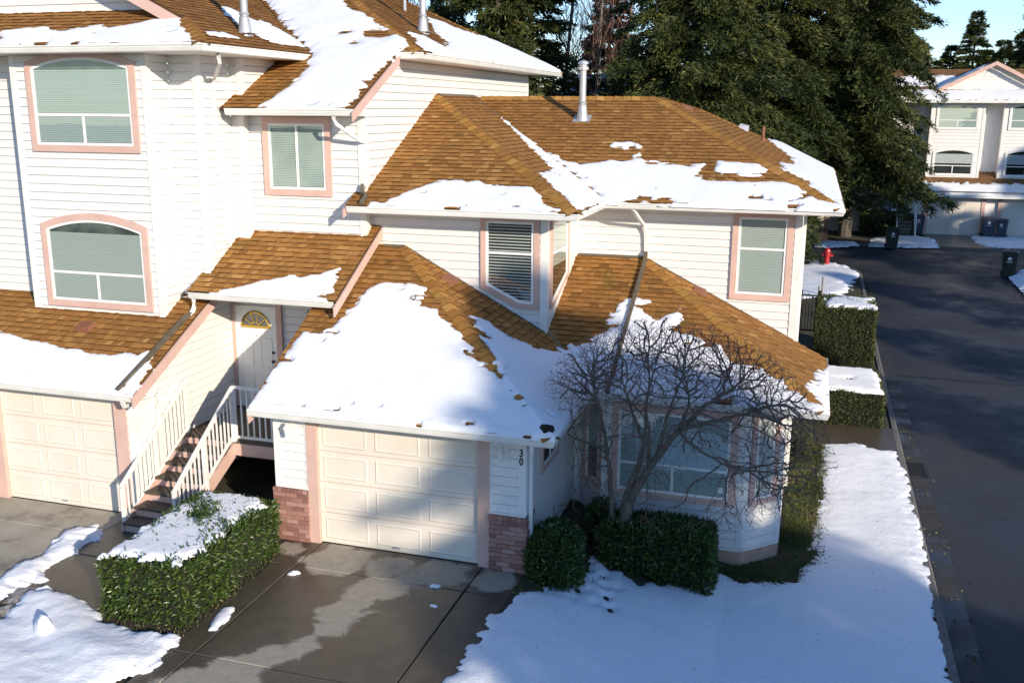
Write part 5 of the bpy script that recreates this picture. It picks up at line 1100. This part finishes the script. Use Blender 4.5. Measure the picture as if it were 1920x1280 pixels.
# ================================================================== CONIFERS
def conifer_mesh(name, Hh, R, n_br, seed, blade=(.5, .13), dens=9., droop=.34, bare=.04, core=0):
    rng = np.random.default_rng(seed); Cs = []; Ds = []; Ls = []; Ts = []; trunk = MB()
    trunk.tube([(0, 0, -.5), (0, 0, Hh*.5), (0, 0, Hh)], [R*.07+.05, R*.05, .03], 9)
    limbs = MB()
    for i in range(n_br):
        t = rng.random()**1.15; z = Hh*(bare+(1-bare)*t); L = (R*(1-t)**.78*rng.uniform(.62, 1.12)+.25); az = rng.uniform(0, 2*math.pi)
        L *= 1+.13*math.sin(3*az+seed)+.10*math.sin(7*az+z*.8)
        rise = rng.uniform(-.05, .18); dr = droop*rng.uniform(.6, 1.3); ca, sa = math.cos(az), math.sin(az)
        m_ = int(L*dens*(1.6 if t > .6 else 1))+4; s = rng.uniform(.12, 1, m_)**.75
        rad = L*s; zz = z+rise*rad-dr*rad*s; lat = rng.normal(0, 1, m_)*(.10+.22*L*(1-s*.75))*.55
        k = 5
        px = np.repeat(rad*ca-lat*sa, k); py = np.repeat(rad*sa+lat*ca, k); pz_ = np.repeat(zz-np.abs(lat)*.22, k)+rng.normal(0, .05, m_*k)
        C = np.stack([px, py, pz_], 1)+rng.normal(0, .07, (m_*k, 3)); lt = np.repeat(np.sign(lat)*np.minimum(1, np.abs(lat)/.25), k)
        D = np.stack([ca*.9-lt*sa*.8, sa*.9+lt*ca*.8, np.full(m_*k, -.32)], 1)+rng.normal(0, .42, (m_*k, 3)); D /= np.linalg.norm(D, axis=1)[:, None]
        Cs.append(C); Ds.append(D); Ls.append(rng.uniform(.5, 1.15, m_*k)*blade[0]); Ts.append(np.clip(rng.normal(.45, .17)+rng.normal(0, .15, m_*k), 0, 1))
        if i % 3 == 0: limbs.tube([(0, 0, z), (ca*L*.5, sa*L*.5, z+rise*L*.5-dr*L*.25), (ca*L*.92, sa*L*.92, z+rise*L*.92-dr*L*.85)], [.03+.008*L, .02+.004*L, .008], 4, False)
    C = np.vstack(Cs); D = np.vstack(Ds); L = np.concatenate(Ls); T = np.concatenate(Ts); V = leaf_arrays(C, D, L, L*blade[1]/blade[0]*rng.uniform(.7, 1.4, len(L)), rng)
    me = bpy.data.meshes.new(name+'_crown'); me.from_pydata(V.reshape(-1, 3).tolist(), [], np.arange(len(C)*4).reshape(-1, 4).tolist()); me.materials.append(MATS['needles'])
    at = me.attributes.new('tone', 'FLOAT', 'FACE'); at.data.foreach_set('value', T.astype(np.float32))
    mt = bpy.data.meshes.new(name+'_trunk'); mt.from_pydata([tuple(v) for v in trunk.V], [], trunk.F); mt.materials.append(MATS['bark'])
    ml = bpy.data.meshes.new(name+'_limbs'); ml.from_pydata([tuple(v) for v in limbs.V], [], limbs.F); ml.materials.append(MATS['bark'])
    print(name, len(C)); return me, mt, ml
def conifer(meshes, name, label, x, y, z=0., sc=1., szz=None, rz=0., group=None):
    root = empty(name, (x, y, z), rz); root.scale = (sc, sc, szz or sc); tag(root, label, 'tree', group)
    for nm, me in zip(('crown', 'trunk', 'limbs'), meshes): o = link(nm, me, root); (tag(o, kind='stuff') if nm != 'trunk' else None)
    return root
BIG = conifer_mesh('fir', 24, 6.4, 560, 1, (.36, .075), 22, bare=.09)
BIG2 = conifer_mesh('spruce', 23, 5.4, 520, 2, (.34, .07), 24, droop=.42, bare=.13)
SLIM = conifer_mesh('slim_fir', 20, 2.9, 330, 3, (.34, .085), 18, droop=.3, bare=.12)
conifer(BIG, 'fir_tree', 'broad dark fir rising straight behind the main roof ridge', 1.7, 34.5, 0, .88, 1.0, .3)
conifer(BIG2, 'fir_tree', 'massive drooping fir in front of the far row house garages', 9.3, 45.6, 0, .92, 1.1, 1.2)
conifer(BIG2, 'fir_tree', 'dense fir filling the gap between the two biggest firs', 4.9, 43.5, 0, 1.0, 1.05, 2.6)
conifer(BIG, 'fir_tree', 'tall fir behind the far row house roof, left of its gable', 9.6, 60, 0, 1.05, 1.1, 4.0)
conifer(SLIM, 'fir_tree', 'slender fir with a reddish trunk above the long snowy roof', -9.6, 36.5, 0, 1.0, 1.05, .5)
conifer(SLIM, 'fir_tree', 'slender green fir leaning on the end of the long snowy roof', -8.5, 36.0, 0, .95, 1.0, 1.9)
conifer(SLIM, 'fir_tree', 'bushy fir between the slender green fir and the bare alders', -7.6, 39.0, 0, 1.2, .95, 2.2)
conifer(SLIM, 'fir_tree', 'narrow fir standing behind the bare alders', -6.0, 52, 0, 1.15, .8, 2.9)
conifer(SLIM, 'fir_tree', 'dark narrow fir at the end of the tall townhouse roof', -11.6, 38.0, 0, .85, 1.1, 3.3)
conifer(SLIM, 'small_fir', 'short bushy fir below the eave of the long snowy roof', -5.9, 30.0, 0, 1.0, .36, .9)
conifer(BIG2, 'fir_tree', 'dark fir cut by the picture edge beside the far gable', 22.2, 56, 0, .95, .95, .7)
for i, (x, y, h, rz) in enumerate(((21.9, 98, .84, 0), (24.6, 98, .70, 1), (26.6, 99, .74, 2), (23.6, 101, .66, 3), (28.8, 97, .76, 4), (19.9, 99, .68, 5), (31.5, 99, .7, 6))):
    conifer(SLIM, 'fir_tree', 'pointed distant fir on the skyline behind the far row house', x, y, 0, 1.15, h, rz, 'distant firs on the skyline')
# firs across the lawn, outside the picture, whose shade falls on the garage and lawn
conifer(BIG, 'fir_tree', 'tall fir out of the picture shading the garage front and lawn', 30.45, -21.3, 0, 1.18, .66, 1.0)
conifer(BIG2, 'fir_tree', 'second fir out of the picture shading the snowy lawn', 34.6, -20.3, 0, .60, .52, 2.0)
for k, (e_, D_, hh, sc_) in enumerate(((17.5, 25, .42, .72), (23.5, 25, .46, .85), (30, 25, .52, .95), (38, 20, .68, 1.2), (44, 20, .72, 1.3), (50, 20, .74, 1.3))):
    conifer(BIG2 if k % 2 else BIG, 'fir_tree', 'fir in the row beyond the street, out of the picture, shading the road', .755*D_+.656*e_, -.656*D_+.755*e_, 0, sc_, hh, k*1.3, 'firs in a row beyond the street')

# bare alders
def alder(name, label, x, y, Hh, seed, group=None):
    rng = random.Random(seed); tb = MB(); br = MB()
    def grow(p, d, L, r, depth, b):
        pts = [p]; q = Vector(p); dd = Vector(d)
        n = 5
        for i in range(n): dd = (dd+Vector((rng.gauss(0, .02 if depth == 0 else .1), rng.gauss(0, .02 if depth == 0 else .1), rng.gauss(.03, .04)))).normalized(); q = q+dd*L/n; pts.append(q.copy())
        b.tube(pts, [r*(1-.5*i/n) for i in range(n+1)], 7 if depth == 0 else (4 if depth < 2 else 3), False)
        if depth >= 3: return
        nb = (24, 7, 5)[depth]
        for i in range(nb):
            t = rng.uniform(.3 if depth == 0 else .25, 1.0); k = min(n-1, int(t*n)); base = pts[k].lerp(pts[k+1], t*n-k) if k < n else pts[-1]
            az = rng.uniform(0, 2*math.pi); sp = rng.uniform(.5, 1.0); nd = (dd+Vector((math.cos(az)*sp, math.sin(az)*sp, .25))).normalized()
            grow(base, nd, L*(.30 if depth == 0 else .55)*rng.uniform(.6, 1.1)*(1.25-t*.6), max(.009, r*(.30 if depth == 0 else .5)*(1.15-t*.5)), depth+1, br)
    grow(Vector((0, 0, -.3)), Vector((rng.gauss(0, .03), rng.gauss(0, .03), 1)), Hh, .0085*Hh, 0, tb)
    root = empty(name, (x, y, 0)); tag(root, label, 'tree', group); tb.build('trunk', 'grey_bark', root, smooth=True); br.build('crown', 'twig', root); return root
for i, (x, y, h, lab) in enumerate(((-7.3, 44, 17, 'leafless alder beside the slender firs at the end of the long snowy roof'), (-5.5, 45, 18, 'leafless alder rising directly behind the flue pipe of number 30'), (-4.9, 47, 16, 'paler leafless alder close behind the one at the flue pipe'),
        (-15.2, 42, 15, 'thin leafless alder above the roof ridge beside the second flue'), (-17.0, 43, 17, 'leafless alder standing behind the second flue'), (-14.0, 45, 16, 'leafless alder between the second flue and the dark narrow fir'))):
    alder('bare_alder', lab, x, y, h, 20+i, 'bare alders behind the roofs')

# ================================================================== FAR ROW HOUSE
def far_house():
    H = empty('row_house', (0, 0, 0)); tag(H, 'cream three storey row house across the street with arched windows and a wide gable', 'house')
    YG = 48.3; yb = YG+1.35; yr = YG+2.0; zt = 7.5
    wall(H, (3.0, YG), (24, YG), z0=0, z1=2.55, ex=.2, boards=False)
    for x0, x1 in ((5.4, 8.2), (13.88, 16.68), (17.75, 20.55)):
        garage_door(H, x0, x1, YG-.08, .03, 2.12)
        for a, b_ in ((x0-.2, x0), (x1, x1+.2)): MB().box(a, b_, YG-.12, YG-.01, 0, 2.2).build('door_trim', 'salmon', H)
    wall(H, (3.0, yr), (24, yr), z0=2.5, z1=zt, boards=False)
    for cx in (15.1, 18.95, 7.0):
        bx0, bx1 = cx-1.42, cx+1.42
        wall(H, (bx0, yb), (bx1, yb), z0=3.0, z1=zt, ex=.2)
        wall(H, (bx1, yb), (bx1, yr), z0=3.0, z1=zt, ex=.2); wall(H, (bx0, yr), (bx0, yb), z0=3.0, z1=zt, ex=.2)
        corner_trim(H, bx1, yb, 3, zt, .1, ((-1, 0), (0, 1))); corner_trim(H, bx0, yb, 3, zt, .1, ((1, 0), (0, 1)))
        window(H, (bx0, yb), (bx1, yb), .28, 2.56, 3.30, 4.92, arch=.22, trim=.10, layout='picture', split=.34, blind='part', bmat='blind_white', tmat='trim_white')
        window(H, (bx0, yb), (bx1, yb), .28, 2.56, 5.95, 7.48, arch=.2, trim=.10, layout='picture', split=.32, blind='closed', bmat='blind_cool', tmat='trim_white')
    # skirt roof over the garages, eave pent and main roof
    def quad(name, pts, mat): return mk(name, pts, [(0, 1, 2, 3)], mat, H)
    quad('roof_slope', [(3, YG-.5, 2.32), (24, YG-.5, 2.32), (24, yr, 3.55), (3, yr, 3.55)], 'far_roof')
    MB().box(3, 24, YG-.62, YG-.5, 2.2, 2.34).build('gutter', 'gutter_white', H)
    quad('soffit', [(3, YG-.5, 2.55), (24, YG-.5, 2.55), (24, YG, 2.55), (3, YG, 2.55)], 'soffit')
    quad('roof_slope', [(3, yb-.5, 7.6), (24, yb-.5, 7.6), (24, yr+.7, 8.4), (3, yr+.7, 8.4)], 'far_roof')
    MB().box(3, 24, yb-.62, yb-.5, 7.46, 7.62).build('gutter', 'gutter_white', H)
    quad('soffit', [(3, yb-.5, 7.5), (24, yb-.5, 7.5), (24, yr, 7.5), (3, yr, 7.5)], 'soffit')
    gx0, gx1, gp = 13.95, 19.9, 16.92
    gy = yr+.35
    wall(H, (gx0, gy), (gx1, gy), poly=[(0, 8.25), (gx1-gx0, 8.25), ((gx1-gx0)/2, 9.72)], ex=.2)
    A_ = [math.pi*i/10 for i in range(11)]
    mk('gable_vent', [(gp+.5*math.cos(a), gy-.03, 8.95+.38*math.sin(a)) for a in A_], [tuple(range(11))], 'trim_white', H)
    for s_ in (-1, 1):
        xe = gp+s_*3.15
        V = [(xe, gy-.45, 8.20), (gp, gy-.45, 9.82), (gp, gy+4, 9.82), (xe, gy+4, 8.20)]
        mk('roof_slope', V if s_ < 0 else V[::-1], [(0, 1, 2, 3)], 'far_roof', H)
        rakeboard(H, (xe, gy-.46, 8.17), (gp, gy-.46, 9.79), .22, .05*s_*-1)
    quad('roof_slope', [(3, yr+.7, 8.1), (24, yr+.7, 8.1), (24, yr+3.6, 9.5), (3, yr+3.6, 9.5)], 'far_roof')
    hz = lambda X, Y: 2.32+(Y-YG+.5)*(3.55-2.32)/(yr-YG+.5)
    tag(snow_sheet('roof_snow', [[(3, YG-.5), (24, YG-.5), (24, YG+.75), (3, YG+.75)]], hz, .15, .12, .12, .08, bounds=(3, 24, YG-.56, YG+1.2), label='snow on the skirt roof above the far garage doors', seed=60), None)
    snow_sheet('roof_snow', [[(3, yb-.5), (24, yb-.5), (24, yr+.3), (3, yr+.3)]], lambda X, Y: 7.6+(Y-yb+.5)*.8/(yr+.7-yb+.5), .15, .10, .12, .10, bounds=(3, 24, yb-.56, yr+.6), label='snow on the eave below the far gable', seed=61)
    snow_sheet('roof_snow', [[(3, yr+.9), (13.9, yr+.9), (15.6, yr+2.6), (3, yr+2.7)]], lambda X, Y: 8.1+(Y-yr-.7)*1.4/2.9, .15, .10, .12, .14, label='snow on the far roof left of the gable', seed=62, spots=.35)
    snow_sheet('roof_snow', [[(gp-3.1, gy-.42), (gp-.4, gy-.42), (gp-.4, gy+2.0), (gp-3.1, gy+2.0)]], lambda X, Y: 9.82-(gp-X)*1.62/3.15, .15, .08, .1, .08, label='snow on the left slope of the far gable', seed=63)
    return H
far_house()
FS = empty('far_stairs', (12.6, 47.4, 0)); tag(FS, 'white railed stairs beside the far hedge', 'stairs')
for i in range(7): MB().box(-.5, .5, i*.28-1.2, i*.28-.9, .17*(i+1)-.05, .17*(i+1)).build('step', 'wood_step', FS)
for s_ in (-.5, .5):
    MB().bar((s_, -1.2, .95), (s_, .9, 2.15), .07, .06).build('handrail', 'trim_white', FS); MB().box(s_-.04, s_+.04, -1.24, -1.16, 0, .95).build('newel_post', 'trim_white', FS)
    for k in range(8): MB().box(s_-.02, s_+.02, -1.05+k*.24, -1.01+k*.24, .25+.14*k, 1.03+.137*k).build('baluster', 'trim_white', FS)
# a farther house, only its snowy roof shows
H2 = empty('distant_house', (-6, 60, 0)); tag(H2, 'distant house with a plain snow covered roof behind the flue pipe', 'house')
MB().box(-4.6, 6, -3.0, 5, 0, 6.4).build('wall', 'siding', H2)
mk('roof_slope', [(-4.95, -4.6, 6.4), (6, -4.6, 6.4), (6, 1, 9.55), (-4.95, 1, 9.55), (6, 6.4, 6.4), (-4.95, 6.4, 6.4)], [(0, 1, 2, 3), (3, 2, 4, 5)], 'far_roof', H2)
rakeboard(H2, (-4.97, -4.6, 6.4), (-4.97, 1, 9.55), .3, -.05)
MB().tube([(-2.2, -1, 7.5), (-2.2, -1, 9.7)], .08, 8).build('vent_stack', 'galvanised', H2)
snow_sheet('roof_snow', [[(-10.9, 55.5), (0, 55.5), (0, 61), (-10.9, 61)]], lambda X, Y: 6.4+(Y-55.4)*3.15/5.6, .2, .10, .15, .05, bounds=(-10.9, 0, 55.45, 61), label='unbroken snow on the distant plain roof', seed=70)

# ================================================================== STREET THINGS
def bin_(label, x, y, z, mat, rz=0., sc=1., logo=True):
    root = empty('wheeled_bin', (x, y, z), rz); root.scale = (sc,)*3; tag(root, label, 'bin')
    def frus(w0, d0, w1, d1, z0, z1, oy=0):
        V = [(-w0/2, -d0/2, z0), (w0/2, -d0/2, z0), (w0/2, d0/2, z0), (-w0/2, d0/2, z0), (-w1/2, -d1/2+oy, z1), (w1/2, -d1/2+oy, z1), (w1/2, d1/2+oy, z1), (-w1/2, d1/2+oy, z1)]
        return MB().add(V, [(3, 2, 1, 0), (4, 5, 6, 7), (0, 1, 5, 4), (1, 2, 6, 5), (2, 3, 7, 6), (3, 0, 4, 7)])
    frus(.46, .50, .58, .66, .06, .98).build('body', mat, root)
    lid = frus(.64, .76, .60, .70, .985, 1.03); lid.add(*(lambda b: (b.V, b.F))(frus(.56, .66, .40, .46, 1.032, 1.075))); lid.build('lid', mat, root)
    MB().bar((-.24, .40, 1.0), (.24, .40, 1.0), .04, .04).build('handle', mat, root)
    for s_ in (-1, 1): MB().tube([(s_*.24, .26, .10), (s_*.30, .26, .10)], .10, 14).build('wheel', 'rubber', root)
    if logo:
        mk('printed_mark', [(-.07, -.305, .70), (.07, -.305, .70), (.07, -.318, .80), (.04, -.318, .84), (-.04, -.318, .84), (-.07, -.318, .80)], [(0, 1, 2, 3, 4, 5)], 'white_print', root)
        mk('printed_bar', [(-.10, -.300, .63), (.10, -.300, .63), (.10, -.303, .66), (-.10, -.303, .66)], [(0, 1, 2, 3)], 'white_print', root)
    return root
bin_('dark green wheeled bin at the far kerb in front of the snowy verge', 11.55, 41.6, -.09, 'bin_green', .1, 1.05)
bin_('dark green wheeled bin on the right side of the street', 16.1, 34.9, -.26, 'bin_green', -.2, 1.1)
bin_('blue grey bin left of the far garage door by the stairs', 13.35, 47.75, .02, 'bin_blue', .05, 1.08)
bin_('blue grey bin right of the far garage door, upright', 17.05, 47.6, .02, 'bin_blue', 0, 1.1)
bin_('blue grey bin turned aside next to the upright one by the far garage', 17.75, 47.5, .02, 'bin_blue', -.25, 1.0)
hy = empty('fire_hydrant', (8.25, 35.0, float(gz(8.25, 35.0)))); tag(hy, 'red fire hydrant standing in snow at the street corner', 'hydrant')
MB().lathe((0, 0, 0), [(.19, 0), (.19, .05), (.13, .06), (.13, .60), (.18, .62), (.18, .66), (.14, .68)], 14).build('barrel', 'red_paint', hy)
MB().lathe((0, 0, .68), [(.15, 0), (.13, .09), (.07, .15), (.03, .16), (.03, .21)], 14).build('bonnet', 'red_paint', hy)
for a, l in ((0, .27), (math.pi, .22), (-math.pi/2, .25)):
    c_, s_ = math.cos(a), math.sin(a); MB().tube([(c_*.1, s_*.1, .50), (c_*l, s_*l, .50)], .065, 10).build('outlet', 'red_paint', hy)
for x, y, h, lab in ((8.05, 27.6, .85, 'taller grey metal utility post behind the square hedge'), (7.92, 27.2, .55, 'shorter grey metal post paired with the taller one')):
    o = MB().lathe((x, y, float(gz(x, y))-.1), [(.055, 0), (.055, h), (.062, h+.005), (.062, h+.05), (.03, h+.07)], 12).build('utility_post', 'pvc_grey'); tag(o, lab, 'post')
fe = empty('iron_gate', (7.6, 20.6, -.6)); tag(fe, 'dark iron gate at the back corner of the house', 'gate')
for x in (-.35, .25): MB().box(x-.05, x+.05, -.05, .05, 0, 1.7).build('gate_post', 'dark_metal', fe)
for z in (.3, 1.5): MB().box(-.35, .25, -.02, .02, z, z+.05).build('gate_rail', 'dark_metal', fe)
for k in range(5): MB().box(-.28+k*.1, -.26+k*.1, -.012, .012, .3, 1.55).build('gate_bar', 'dark_metal', fe)
dr = empty('storm_drain', (9.95, 8.6, float(gz(9.95, 8.6))-.078)); tag(dr, 'iron storm drain grate in the street gutter', 'drain')
MB().box(-.20, .20, -.40, .40, -.02, .004).build('pit_shade', 'shade_dark', dr)  # thin slab painted black for the shade below the bars
for k in range(9): MB().box(-.20, .20, -.40+k*.095, -.36+k*.095, .0045, .022).build('grate_bar', 'dark_metal', dr)
for s_ in (-1, 1): MB().box(s_*.215-.02, s_*.215+.02, -.42, .44, -.02, .024).build('grate_frame', 'dark_metal', dr)
# dead leaves and crumbs of snow in the gutter
rng = np.random.default_rng(5); n = 140; X = 9.95+rng.normal(.12, .16, n); Y = rng.uniform(-3, 12, n); C = np.stack([X, Y, gz(X, Y)-.07], 1); D = rng.normal(0, 1, (n, 3)); D[:, 2] *= .15; D /= np.linalg.norm(D, axis=1)[:, None]
tag(mk('gutter_litter', leaf_arrays(C, D, rng.uniform(.03, .07, n), rng.uniform(.02, .05, n), rng).reshape(-1, 3).tolist(), np.arange(n*4).reshape(-1, 4).tolist(), 'grass', tone=rng.uniform(.6, 1, n)), 'dead leaves and grit lying in the street gutter', 'litter', kind='stuff')
